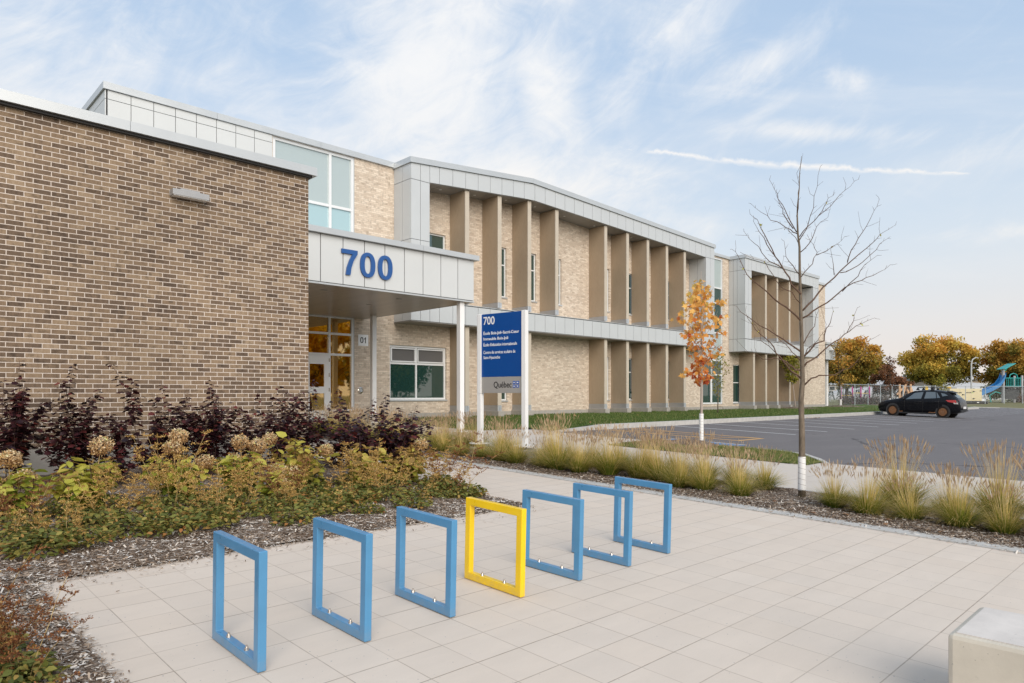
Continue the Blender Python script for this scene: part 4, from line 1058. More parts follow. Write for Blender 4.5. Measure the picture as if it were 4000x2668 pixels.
for sd_ in range(5):
    e = empty('grass_clump'); a, b, c = grass_mesh(20+sd_, n=[900, 1000, 820, 950, 700][sd_], seeds=[120, 135, 100, 125, 80][sd_], h=[.38, .41, .36, .39, .33][sd_], r=.10)
    for q in (a, b): q.parent = e
    c.parent = b; protos.append(e)
G1 = [(8.70, 11.38), (8.504, 10.9), (8.52, 10.35), (8.513, 9.75), (8.498, 9.24), (8.487, 8.70), (8.58, 8.23), (8.524, 7.785), (8.435, 7.302), (8.589, 6.766), (8.772, 6.37), (8.823, 5.93), (8.557, 5.42), (8.515, 4.949), (8.487, 4.47), (8.706, 3.349), (8.561, 2.886), (8.588, 2.459), (8.607, 1.99), (8.534, 1.542), (8.6, 1.08), (8.58, .6)]
G2 = [(9.35, y) for y in (11.9, 11.3, 10.9, 10.0, 8.75, 8.2, 7.65, 7.1, 6.55, 6.0, 5.45, 4.95, 4.52, 2.75, 2.25, 1.75, 1.25, .7)]
G3 = [(8.6, y) for y in (11.95, 12.6, 13.2, 13.9, 14.6, 15.3, 16.1, 16.9)] + [(9.3, y) for y in (12.5, 13.1, 13.8, 14.5, 15.2, 16.0, 16.8)]
used = set(); kc = {p.name: kids(p) for p in protos}
for p in protos:
    for ch in kids(p): kc[ch.name] = kids(ch)
def gl(x, y):
    if y < 3.9: return 'feathery straw tipped grass clump in the strip right of the bare tree'
    if y < 5.7: return 'feathery straw tipped grass clump just left of the bare tree in the mulch strip'
    if y < 8.9: return 'green based straw tipped grass clump along the strip between sign and bare tree'
    if y < 11.2: return 'green based straw tipped grass clump around the posts of the blue sign'
    return 'green based straw tipped grass clump near the entrance canopy post'
for i, (x, y) in enumerate(G1+G2+G3):
    k = (i*7+i//3) % 5; p = protos[k]
    if k in used: o = copy_tree(p, kc)
    else: o = p; used.add(k)
    s = random.uniform(.82, 1.18)*(.80 if (x, y) == (8.706, 3.349) else 1.0)
    x += random.uniform(-.05, .05); y += random.uniform(-.05, .05)
    o.location = (x, y, bed2_z(x, y)); o.rotation_euler = (random.gauss(0, .07), random.gauss(0, .07), random.uniform(0, 6.28)); o.scale = (s*1.12, s*1.12, s*random.uniform(.92, 1.05))
    tag(o, gl(x, y), 'ornamental grass', 'ornamental grass clumps in the mulch strip')

# ---- purple shrubs against the brick wall
def bendy(p, d, L, n, rg, wob=.12, lift=0.0):
    pts = [np.array(p, float)]; d = np.array(d, float)
    for k in range(n):
        d = d + rg.normal(size=3)*wob/n**.5 + np.array([0, 0, lift]); d /= np.linalg.norm(d); pts.append(pts[-1]+d*L/n)
    return pts
def ninebark(seed, H, lean=(0, 0), stems=9):
    rg = np.random.default_rng(seed); e = empty('purple_shrub'); mb = MB(); P = []; D = []; Nn = []; S = []
    for s in range(stems):
        a = rg.random()*6.283; sp = .10+.52*rg.random()**1.2; d = (math.cos(a)*sp+lean[0], math.sin(a)*sp*.7+lean[1], 1.0)
        L = H*(.5+.55*rg.random()) if s else H*1.14
        if s == 0: d = (d[0]*.35, d[1]*.35, 1)
        pts = bendy((.05*math.cos(a), .05*math.sin(a), -.03), d, L, 9, rg, .30)
        mb.tube(pts, [max(.0022, .0065*(1-k/10)) for k in range(10)], 4, False)
        branches = [pts]
        for _ in range(3 if L > .8*H else 2):
            k = int(rg.integers(2, 6)); a2 = rg.random()*6.283
            bp = bendy(pts[k], (math.cos(a2)*.6, math.sin(a2)*.6, .8), L*.38*(.6+.6*rg.random()), 6, rg, .25); mb.tube(bp, [.003]*4+[.002]*3, 3, False); branches.append(bp)
        for bp in branches:
            m = len(bp)-1
            tot = int(L*(38 if bp is pts else 22))
            for q in range(tot):
                t = (.12+.88*(q+.5)/tot)*m; k = min(int(t), m-1); f = t-k; pos = bp[k]*(1-f)+bp[k+1]*f
                aa = q*2.4+rg.random()*.6; dd = np.array([math.cos(aa), math.sin(aa), .15-.5*rg.random()])
                P.append(pos+dd*.010); D.append(dd); Nn.append(np.array([0, 0, 1])+rg.normal(size=3)*.35); S.append((.058+.050*rg.random())*(1.0 if q < tot*.85 else .75))
    st = mb.build('stems', M_STEM, e)
    scatter('leaves', *LEAF_LOBE, P, D, Nn, S, M_NINE, e)
    return e
NB = [(-.35, 9.9, 1.2, 'purple leaved shrub at the left picture edge against the brown wall'), (.72, 9.7, 1.15, 'tall purple leaved shrub second from the left picture edge'),
      (1.35, 10.0, 1.35, 'purple leaved shrub with a long leaning shoot toward the left'), (1.98, 9.9, 1.38, 'slender purple shrub left of the bare patch of foundation'),
      (2.30, 9.55, 1.05, 'low purple shrub in front of the two slender ones'), (2.76, 9.8, 1.44, 'tallest purple shrub with a single shoot reaching highest on the wall'), (3.20, 10.0, 1.15, 'purple shrub directly right of the tallest one'),
      (3.55, 9.8, 1.28, 'purple shrub below the middle of the brown wall'), (4.0, 9.9, 1.30, 'dense purple shrub in the right half of the wall'), (4.45, 9.7, 1.15, 'purple shrub behind the largest yellow hydrangea'),
      (4.95, 9.8, 1.40, 'purple shrub with an arching shoot near the wall corner'), (5.35, 9.5, 1.15, 'purple shrub standing right at the wall corner')]
for i, (x, y, H, lb) in enumerate(NB):
    e = ninebark(40+i, H, stems=7+(i*5) % 4); e.location = (x, y, bed1_z(x, y)); tag(e, lb, 'shrub', 'purple leaved shrubs along the brown wall')
for i, (x, y, H, ln, lb) in enumerate([(5.25, 8.6, 1.12, (.12, 0), 'purple shrub in front of the entrance glazing'), (5.45, 7.9, 1.0, (.22, 0), 'purple shrub with shoots in front of the cream wall window'), (5.62, 8.5, 1.15, (.42, -.2), 'rightmost purple shrub leaning toward the sign'), (5.0, 8.3, .8, (.1, 0), 'short purple shrub behind the gold hydrangea')]):
    e = ninebark(60+i, H, ln, 11); e.location = (x, y, bed1_z(x, y)); tag(e, lb, 'shrub', 'purple leaved shrubs along the brown wall')

# ---- hydrangeas
def hydrangea(seed, H, R_, heads, stems=12, yellow=.5):
    rg = np.random.default_rng(seed); e = empty('hydrangea'); mb = MB(); P = []; D = []; Nn = []; S = []; Cc = []
    for s in range(stems):
        a = s*2.4+rg.random(); sp = R_/H*(.2+.9*rg.random()); d = (math.cos(a)*sp, math.sin(a)*sp, 1)
        L = H*(.55+.5*rg.random()); pts = bendy((.04*math.cos(a), .04*math.sin(a), -.02), d, L, 6, rg, .25); mb.tube(pts, [.0065, .006, .005, .0045, .004, .0035, .003], 5, False)
        for q in range(int(34*L/.6)):
            t = (.22+.78*rg.random())*6; k = min(int(t), 5); f = t-k; pos = pts[k]*(1-f)+pts[k+1]*f; aa = rg.random()*6.283
            dd = np.array([math.cos(aa), math.sin(aa), .25-.9*rg.random()]); P.append(pos+dd*.02); D.append(dd); Nn.append(np.array([0, 0, 1.0])+rg.normal(size=3)*.4); S.append(.075+.085*rg.random()); Cc.append(min(1, max(0, yellow*(t/6)*.9+rg.random()*.55+.06)))
    mb.build('stems', M_STEM, e)
    scatter('leaves', *LEAF_OVAL, P, D, Nn, S, M_HYL, e, Cc)
    for (hx, hy, hz, hr) in heads:
        n = 520; v = rdir(n); pp = v*np.array([hr, hr, hr*.86])*(.78+.24*RNG.random((n, 1)))+np.array([hx, hy, hz]); nn = v + RNG.normal(size=(n, 3))*.5
        c = np.clip(.45 + v[:, 2]*.28 + RNG.normal(size=n)*.22, 0, 1)
        hd = scatter('flower_head', LEAF_SIMPLE[0], LEAF_SIMPLE[1], pp, RNG.normal(size=(n, 3)), nn, .022+.012*RNG.random(n), M_HYF, e, c)
        m2 = MB(); m2.tube(bendy((hx*.25, hy*.25, 0), (hx, hy, hz+.4), math.hypot(hx*.75, hy*.75, hz), 5, rg, .02), .0045, 5); m2.build('flower_stem', M_STEMY, e)
    return e
HY = [(1.05, 8.1, .55, .35, [(.03, .1, .56, .10), (.12, -.1, .38, .09)], .35, 'hydrangea at the left edge with a large faded tan bloom'),
      (1.75, 8.2, .62, .42, [(.12, .05, .66, .115)], .55, 'yellow green hydrangea under the round bloom left of centre'),
      (2.62, 8.15, .60, .36, [(.03, .1, .72, .10), (-.06, .05, .60, .10), (.28, 0, .42, .10)], .45, 'hydrangea with two stacked tan blooms in front of the purple shrubs'),
      (3.35, 8.2, .60, .36, [(.02, .1, .62, .105), (-.08, .05, .41, .09), (.25, .12, .56, .11), (.42, .15, .64, .085)], .4, 'hydrangea carrying a cluster of four tan blooms'),
      (4.10, 8.2, .72, .42, [(.42, .1, .45, .10), (-.32, -.05, .24, .12)], .75, 'largest hydrangea with gold and green leaves before the purple shrubs'),
      (4.85, 7.9, .58, .42, [], .8, 'gold leaved hydrangea without blooms beside the paved path'),
      (5.45, 7.8, .66, .32, [(.26, 0, .52, .10)], .95, 'bright yellow hydrangea at the right end of the bed'),
      (3.62, 7.7, .40, .30, [(.10, 0, .28, .13), (.02, -.1, .16, .10)], .5, 'low hydrangea with brown drooping blooms among the astilbes')]
for i, (x, y, H, r, hd, yl, lb) in enumerate(HY):
    e = hydrangea(80+i, H, r, hd, 13, yl); e.location = (x, y, bed1_z(x, y)); tag(e, lb, 'hydrangea', 'hydrangeas in the planting bed')

# ---- astilbes: low leafy mounds with feathery plumes
def astilbe(seed, plumes, mat, h=.42, r=.22, arch=0.0, leaves=340):
    rg = np.random.default_rng(seed); e = empty('astilbe'); n = leaves
    a = rg.random(n)*6.283; rr = r*np.sqrt(rg.random(n)); z = (.03+.16*rg.random(n)*(1-.55*(rr/r)**2))
    P = np.column_stack([rr*np.cos(a), rr*np.sin(a), z]); D = np.column_stack([np.cos(a)+rg.normal(size=n)*.7, np.sin(a)+rg.normal(size=n)*.7, rg.normal(size=n)*.35]); Nn = rg.normal(size=(n, 3))*.4+np.array([0, 0, 1])
    scatter('foliage', *LEAF_OVAL, P, D, Nn, .030+.042*rg.random(n), M_ASTL, e, np.clip(rg.random(n)*.9+.25*(rr/r-.5), 0, 1))
    mb = MB(); PP = []; DD = []; SS = []
    for s in range(plumes):
        aa = rg.random()*6.283; sp = .15+.5*rg.random()+arch; L = h*(.75+.65*rg.random())*(1+arch*.4)
        d = (math.cos(aa)*sp, math.sin(aa)*sp, 1); pts = bendy((.06*math.cos(aa), .06*math.sin(aa), 0), d, L, 7, rg, .22, -arch*.09)
        mb.tube(pts, [.0024]*5+[.0018]*3, 3, False)
        for k in range(3, 8):
            for _ in range(4):
                ba = rg.random()*6.283; bl = L*.26*(1.15-k/8)*(.7+.5*rg.random())+.015
                bd = np.array([math.cos(ba)*.9, math.sin(ba)*.9, .55]); bp = bendy(pts[k], bd, bl, 4, rg, .2, -.10)
                m = int(bl*190)+3
                for q in range(m):
                    t = 4*(q+.5)/m; kk = min(int(t), 3); f = t-kk; PP.append(bp[kk]*(1-f)+bp[kk+1]*f); DD.append(rg.normal(size=3)*.7+np.array([0, 0, -.2])+bd*.5); SS.append(.009+.010*rg.random())
        PP.append(pts[-1]); DD.append([0, 0, 1]); SS.append(.02)
    if not plumes: return e
    mb.build('stalks', M_STEMY, e)
    scatter('plumes', LEAF_SIMPLE[0], LEAF_SIMPLE[1], PP, DD, rg.normal(size=(len(PP), 3)), SS, mat, e)
    return e
AP = [astilbe(100, 7, M_ASTP, .50), astilbe(101, 9, M_ASTP, .56), astilbe(102, 6, M_ASTP, .44), astilbe(103, 8, M_ASTR, .48), astilbe(104, 1, M_ASTP, .30, .24, leaves=420), astilbe(105, 0, M_ASTP, .3, .22, leaves=380), astilbe(106, 4, M_ASTR, .50, .20, .45, 150)]
kc2 = {p.name: kids(p) for p in AP}; used = set()
def place_ast(k, x, y, s, lb, rz=None):
    p = AP[k]
    if k in used: o = copy_tree(p, {p.name: kc2[p.name], **{c.name: [] for c in kc2[p.name]}})
    else: o = p; used.add(k)
    o.location = (x, y, bed1_z(x, y)-.005); o.rotation_euler = (0, 0, random.uniform(0, 6.28) if rz is None else rz); o.scale = (s, s, s*random.uniform(.9, 1.1))
    tag(o, lb, 'astilbe', 'astilbes in the planting bed')
for i in range(11):
    x = .45+.51*i+random.uniform(-.14, .14)
    place_ast([4, 5][i % 2], x, 6.47+random.uniform(-.14, .16), random.uniform(.55, 1.10), 'low green leafy astilbe mound in the front row above the bark mulch')
for i in range(13):
    x = .35+.43*i+random.uniform(-.12, .12)
    place_ast([0, 4, 2, 5, 4][i % 5], x, 6.90+random.uniform(-.12, .12), random.uniform(.85, 1.1), 'astilbe with tan plumes in the second row of the bed')
for i in range(15):
    x = -.2+.41*i+random.uniform(-.12, .12)
    place_ast([1, 5, 0, 3, 4, 2][i % 6], x, 7.38+random.uniform(-.15, .15), random.uniform(.9, 1.12), 'astilbe with orange brown feathery plumes in front of the hydrangeas')
for i in range(12):
    x = -.6+.48*i+random.uniform(-.12, .12)
    place_ast([1, 5, 0][i % 3], x, 7.95+random.uniform(-.15, .1), random.uniform(.8, 1.0), 'astilbe half hidden between the hydrangeas')
for x, y, k, s in [(5.50, 6.75, 6, 1.15), (5.55, 7.15, 3, 1.0), (5.42, 6.5, 5, .9)]: place_ast(k, x, y, s, 'sparse rust coloured astilbe at the right corner of the bed', 0.2)
for x, y, k, s in [(-.15, 5.9, 3, 1.15), (-.05, 5.45, 1, 1.0), (.18, 6.25, 0, 1.1), (-.5, 6.4, 1, 1.1), (.25, 5.98, 5, .9), (-.3, 5.0, 3, 1.0), (-.65, 5.6, 0, 1.1)]: place_ast(k, x, y, s, 'bushy rust plumed astilbe at the left picture edge')
for x, y, k, s in [(.30, 4.55, 3, .80), (.36, 4.15, 6, .85), (.52, 3.75, 3, .75), (.15, 4.25, 1, .8), (.34, 3.8, 0, .75), (.05, 4.9, 6, 1.0), (.38, 3.50, 6, .75), (.1, 3.6, 3, .9)]: place_ast(k, x, y, s, 'rusty arching astilbe beside the paving in the lower left corner')

# ---- in the grass strip: trunk with limbs and twigs
for k_, x, y, s_ in [(4, .40, 4.35, .9), (5, .52, 3.95, .8), (5, .40, 3.6, .85), (4, .28, 4.85, 1.0), (5, .15, 5.3, 1.0), (4, -.1, 4.6, 1.0), (1, .33, 5.15, .9), (3, .45, 4.0, .7)]: place_ast(k_, x, y, s_, 'leafy astilbe mound in the lower left corner of the bed')
BARE = [   # (main limb?, [(sideways, height) in metres ...]) 
    (0, [(-0.01,2.33),(-0.01,2.73),(-0.02,2.99),(-0.03,3.35),(-0.06,3.53),(-0.07,3.76),(-0.06,3.91),(-0.03,4.12),(-0.02,4.35),(-0.0,4.57)]),
    (0, [(-0.06,3.53),(-0.15,3.58),(-0.27,3.67),(-0.39,3.73),(-0.51,3.84),(-0.65,3.96)]),
    (0, [(-0.07,3.55),(-0.17,3.73),(-0.22,3.86),(-0.3,4.01),(-0.35,4.14),(-0.42,4.26)]),
    (0, [(-0.11,3.6),(-0.25,3.75),(-0.29,3.84),(-0.34,3.96),(-0.39,4.05)]),
    (0, [(-0.05,3.41),(-0.11,3.53),(-0.2,3.62)]),
    (0, [(-0.07,3.76),(-0.08,3.96),(-0.12,4.12),(-0.16,4.27)]),
    (0, [(-0.04,3.43),(0.01,3.53),(0.05,3.63),(0.08,3.84),(0.1,4.09),(0.1,4.32)]),
    (0, [(-0.03,3.49),(0.08,3.62),(0.21,3.76),(0.37,3.9),(0.49,4.04),(0.62,4.16),(0.73,4.24)]),
    (0, [(0.21,3.76),(0.28,3.89),(0.34,3.99),(0.42,4.07)]),
    (0, [(-0.02,3.28),(0.08,3.4),(0.14,3.53),(0.19,3.66),(0.28,3.71)]),
    (0, [(-0.01,2.95),(0.08,3.07),(0.15,3.19),(0.17,3.26),(0.11,3.37),(0.02,3.49)]),
    (0, [(0.17,3.23),(0.31,3.3),(0.44,3.37),(0.53,3.47)]),
    (1, [(0.01,2.5),(0.16,2.66),(0.31,2.81),(0.47,2.96),(0.65,3.14),(0.83,3.27),(1.01,3.44),(1.14,3.55),(1.35,3.69)]),
    (0, [(0.65,3.16),(0.7,3.32),(0.78,3.48),(0.87,3.64),(0.96,3.82),(1.02,3.98)]),
    (0, [(0.55,3.02),(0.73,3.09),(0.88,3.17),(1.06,3.35),(1.19,3.48),(1.28,3.53)]),
    (0, [(0.46,2.99),(0.42,3.12),(0.35,3.3)]),
    (1, [(0.01,2.4),(0.16,2.5),(0.31,2.6),(0.47,2.73),(0.67,2.86),(0.83,2.93),(1.01,3.0),(1.14,3.1)]),
    (0, [(0.52,2.75),(0.67,2.94),(0.75,3.07),(0.88,3.19)]),
    (1, [(-0.01,2.72),(-0.1,2.81),(-0.17,2.94),(-0.26,3.09),(-0.35,3.23),(-0.45,3.45),(-0.53,3.6),(-0.6,3.73),(-0.68,3.8)]),
    (0, [(-0.35,3.23),(-0.48,3.37),(-0.61,3.55),(-0.7,3.66)]),
    (0, [(-0.26,3.07),(-0.38,3.12),(-0.51,3.17),(-0.66,3.32),(-0.79,3.4),(-0.88,3.49)]),
    (0, [(-0.03,2.98),(-0.15,3.09),(-0.27,3.19),(-0.31,3.39)]),
    (1, [(-0.01,2.36),(-0.17,2.48),(-0.35,2.58),(-0.53,2.68),(-0.66,2.78),(-0.81,2.86),(-0.92,2.99),(-1.01,3.14),(-1.11,3.21)]),
    (0, [(-0.02,2.6),(-0.17,2.73),(-0.35,2.81),(-0.48,2.94),(-0.61,3.09),(-0.76,3.12),(-0.97,3.19)]),
    (1, [(0.03,1.5),(0.11,1.59),(0.2,1.62),(0.37,1.64),(0.53,1.72),(0.65,1.88),(0.72,2.08)]),
    (1, [(0.02,1.74),(0.16,1.85),(0.25,1.92),(0.4,2.05),(0.53,2.14),(0.68,2.23),(0.86,2.35),(1.05,2.42)]),
    (0, [(0.65,2.21),(0.74,2.38),(0.79,2.55)]),
    (1, [(0.02,1.88),(0.19,2.05),(0.31,2.09),(0.37,2.26),(0.43,2.35),(0.48,2.51)]),
    (1, [(-0.01,1.59),(-0.18,1.68),(-0.3,1.8),(-0.45,1.92),(-0.55,2.05),(-0.7,2.14),(-0.85,2.26),(-0.96,2.41)]),
    (0, [(-0.45,1.92),(-0.62,2.08),(-0.66,2.21),(-0.73,2.32)]),
    (1, [(-0.01,1.7),(-0.15,1.74),(-0.24,1.82),(-0.39,1.85),(-0.55,1.85),(-0.62,1.9),(-0.74,1.92)]),
    (1, [(-0.01,1.95),(-0.15,2.05),(-0.33,2.17),(-0.55,2.32),(-0.76,2.46),(-0.85,2.57)]),
    (0, [(0.02,2.05),(0.13,2.23),(0.2,2.38),(0.25,2.51)]),
    (0, [(-0.01,1.82),(-0.12,1.94),(-0.21,2.05),(-0.32,2.14),(-0.42,2.32)]),
    (0, [(0.02,1.85),(0.07,1.98),(0.16,2.05),(0.25,2.14),(0.34,2.32)]),
]
def bare_tree():
    rg = np.random.default_rng(5); x0, y0 = 9.13, 3.91
    e = tag(empty('bare_tree', (x0, y0, gz(x0, y0)+.02)), 'leafless young tree with wide open branches and a white wrapped trunk foot', 'tree')
    rt = np.array([.7217, -.6922, 0]); fw = np.array([.6922, .7217, 0]); up = np.array([0, 0, 1.0])
    mb = MB(); tr = [(0.0, -.05), (.004, .35), (.0, .9), (-.01, 1.3), (.01, 1.55), (0, 2.0), (-.005, 2.2)] + BARE[0][1]
    dz = [0.0]*7 + [.02*math.sin(k) for k in range(len(BARE[0][1]))]
    T3 = [rt*a+up*b+fw*c for (a, b), c in zip(tr, dz)]
    rr = [.050, .042, .038, .034, .031, .026, .0245] + [.0235, .020, .017, .014, .0125, .0095, .0078, .0062, .0045, .0028]
    mb.tube(T3, rr, 12); mb.build('trunk', M_BARK, e, smooth=True)
    done = []
    for k, (big, pts) in enumerate(BARE[1:]):
        # depth: a limb grows out of the limb it starts on
        p0 = np.array(pts[0]); best = None
        for q in done:
            for (a, b, c, r) in q:
                dd = math.hypot(a-p0[0], b-p0[1])
                if best is None or dd < best[0]: best = (dd, c, r)
        c0 = best[1] if best and best[0] < .09 and abs(p0[0]) > .06 else 0.0
        L = sum(math.hypot(b[0]-a[0], b[1]-a[1]) for a, b in zip(pts, pts[1:]))
        slope = rg.uniform(-.50, .28); r0 = (.0125 if big else .0068)*(1 if L > .5 else .75); n = len(pts)
        fine = []; acc = 0
        for i in range(n-1):
            for t in (0, .5):
                a = np.array(pts[i])*(1-t)+np.array(pts[i+1])*t
                if t or i: a = a + rg.normal(size=2)*.008
                fine.append((a[0], a[1], c0+slope*acc)); acc += math.hypot(pts[i+1][0]-pts[i][0], pts[i+1][1]-pts[i][1])*.5
        fine.append((pts[-1][0], pts[-1][1], c0+slope*acc)); m = len(fine)
        rad = [max(.0019, r0*(1-i/m)**.85) for i in range(m)]
        done.append([(a, b, c, r) for (a, b, c), r in zip(fine, rad)])
        bm_ = MB(); bm_.tube([rt*a+up*b+fw*c for a, b, c in fine], rad, 6)
        for i in range(1, m):           # short spurs and twigs
            if rg.random() < .85:
                a, b, c = fine[i]; sgn = rg.choice([-1, 1]); tl = rg.uniform(.02, .06) if rg.random() < .7 else rg.uniform(.08, .20)
                d = np.array([fine[i][0]-fine[i-1][0], fine[i][1]-fine[i-1][1]]); d /= max(np.linalg.norm(d), 1e-6); nrm = np.array([-d[1], d[0]])*sgn
                p1 = (a+(d[0]*.7+nrm[0]*.7)*tl*.5, b+(d[1]*.7+nrm[1]*.7)*tl*.5, c+rg.uniform(-.3, .3)*tl); p2 = (a+(d[0]*.9+nrm[0]*.9)*tl, b+(d[1]*.9+nrm[1]*.9)*tl+.15*tl, c+rg.uniform(-.6, .6)*tl)
                bm_.tube([rt*q[0]+up*q[1]+fw*q[2] for q in (fine[i], p1, p2)], [.0024, .002, .0015], 3)
        bm_.build('branch', M_TWIG, e, smooth=True)
    mb = MB(); mb.tube([(0, 0, .10), (.001, 0, .30), (.001, 0, .545)], [.0515, .050, .048], 20, False); mb.build('trunk_guard', M_GUARD, e, smooth=True)
    n = 16; P = []
    for _ in range(n):
        q = done[int(rg.integers(0, len(done)))]; a, b, c, r = q[int(rg.integers(len(q)//2, len(q)))]; P.append(rt*a+up*b+fw*c)
    scatter('last_leaves', *LEAF_OVAL, P, rg.normal(size=(n, 3))+np.array([0, 0, -1]), rg.normal(size=(n, 3)), .03+.02*rg.random(n), M_HYL, e, .6+.4*rg.random(n))
bare_tree()

# ---- leafy trees: tapered trunk, forking limbs, leaves in clumps along the twigs
def grow(rg, base, d, L, r, depth, segs, tips, mb, spread=.6, up=.15, nseg=4, ratio=.72):
    pts = bendy(base, d, L, nseg, rg, .28, up/nseg); mb.tube(pts, [max(.004, r*(1-.45*k/nseg)) for k in range(nseg+1)], 8 if r > .05 else 5, False)
    for k in range(1, len(pts)): segs.append((pts[k-1], pts[k], depth))
    if depth == 0: tips.append(pts[-1]); return
    nb = 2 + (rg.random() < .6)
    dd = pts[-1]-pts[-2]; dd /= np.linalg.norm(dd)
    for b in range(nb):
        nd = dd + rg.normal(size=3)*spread; nd[2] += .05; nd /= np.linalg.norm(nd)
        grow(rg, pts[-1], nd, L*ratio*(.8+.4*rg.random()), r*.62, depth-1, segs, tips, mb, spread, up, nseg, ratio)
    if depth >= 1:
        k = len(pts)//2; nd = rg.normal(size=3); nd[2] = abs(nd[2])*.4; nd /= np.linalg.norm(nd)
        grow(rg, pts[k], nd, L*ratio*.8, r*.5, depth-1, segs, tips, mb, spread, up, nseg, ratio)
def big_tree(name, seed, loc, trunk_h, crown_c, crown_r, nleaf, lsize, mat, barkm, trunk_r=.25, clumps=70, zdark=True):
    """crown: ellipsoid filled with leaf clumps whose centres lie mostly near the shell"""
    rg = np.random.default_rng(seed); e = empty(name, loc); mb = MB()
    mb.tube(bendy((0, 0, -.2), (0, 0, 1), trunk_h+.2, 4, rg, .06), [trunk_r*1.15, trunk_r, trunk_r*.9, trunk_r*.85, trunk_r*.8], 10)
    cc = np.array(crown_c, float); cr = np.array(crown_r, float); cl = []
    for _ in range(clumps):
        v = rdir(1)[0] if False else unit(rg.normal(size=3)); rad = rg.random()**.36; c = cc+v*cr*rad
        if c[2] < cc[2]-cr[2]*.80: c[2] = cc[2]-cr[2]*.80+rg.random()*.4
        cl.append((c, (.16+.17*rg.random())*cr.mean()))
    top = np.array([0, 0, trunk_h]); 
    for c, rr in cl:
        if rg.random() < .62:
            mid = top*.45+c*.55+rg.normal(size=3)*.25; mid[2] -= .25*rg.random()
            mb.tube([top+rg.normal(size=3)*.04, top*.75+c*.25+rg.normal(size=3)*.08, mid, c], [trunk_r*.42, trunk_r*.26, trunk_r*.15, .012], 5, False)
    mb.build('trunk', barkm, e, smooth=True)
    P = []; C = []; per = nleaf//clumps
    for c, rr in cl:
        v = rg.normal(size=(per, 3)); v = unit(v)*(rg.random((per, 1))**.45)*np.array([1.15, 1.15, .75])*rr; P.append(c+v)
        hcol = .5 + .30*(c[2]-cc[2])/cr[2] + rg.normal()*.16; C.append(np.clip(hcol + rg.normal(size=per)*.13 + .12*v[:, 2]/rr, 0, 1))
    P = np.vstack(P); C = np.concatenate(C); n = len(P)
    scatter('crown', *LEAF_SIMPLE, P, rg.normal(size=(n, 3)), rg.normal(size=(n, 3))+np.array([0, 0, .8]), lsize*(.6+.8*rg.random(n)), mat, e, C)
    return e
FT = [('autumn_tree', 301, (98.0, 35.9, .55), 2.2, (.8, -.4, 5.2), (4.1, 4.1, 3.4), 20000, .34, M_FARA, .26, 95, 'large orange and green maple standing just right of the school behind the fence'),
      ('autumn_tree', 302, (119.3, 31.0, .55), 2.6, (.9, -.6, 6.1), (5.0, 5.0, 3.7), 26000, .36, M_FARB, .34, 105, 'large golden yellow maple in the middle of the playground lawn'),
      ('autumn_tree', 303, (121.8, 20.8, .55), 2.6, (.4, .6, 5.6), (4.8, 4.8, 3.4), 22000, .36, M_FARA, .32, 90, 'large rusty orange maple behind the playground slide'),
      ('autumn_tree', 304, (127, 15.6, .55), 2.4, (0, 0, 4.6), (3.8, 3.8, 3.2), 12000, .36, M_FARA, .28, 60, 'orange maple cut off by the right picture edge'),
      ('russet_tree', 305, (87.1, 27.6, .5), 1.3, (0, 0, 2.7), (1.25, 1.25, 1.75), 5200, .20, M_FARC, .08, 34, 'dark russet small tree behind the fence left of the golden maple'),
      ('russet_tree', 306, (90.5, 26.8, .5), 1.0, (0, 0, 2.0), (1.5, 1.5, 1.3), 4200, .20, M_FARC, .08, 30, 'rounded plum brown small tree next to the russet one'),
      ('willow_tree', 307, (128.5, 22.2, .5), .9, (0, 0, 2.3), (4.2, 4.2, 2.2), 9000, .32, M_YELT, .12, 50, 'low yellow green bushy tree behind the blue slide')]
for nm, sd_, loc, th, cc, cr, nl, ls, mt, tr_, cl, lb in FT:
    e = big_tree(nm, sd_, loc, th, cc, cr, nl, ls, mt, M_DKBARK, tr_, cl); tag(e, lb, 'tree', 'autumn trees beyond the fence')

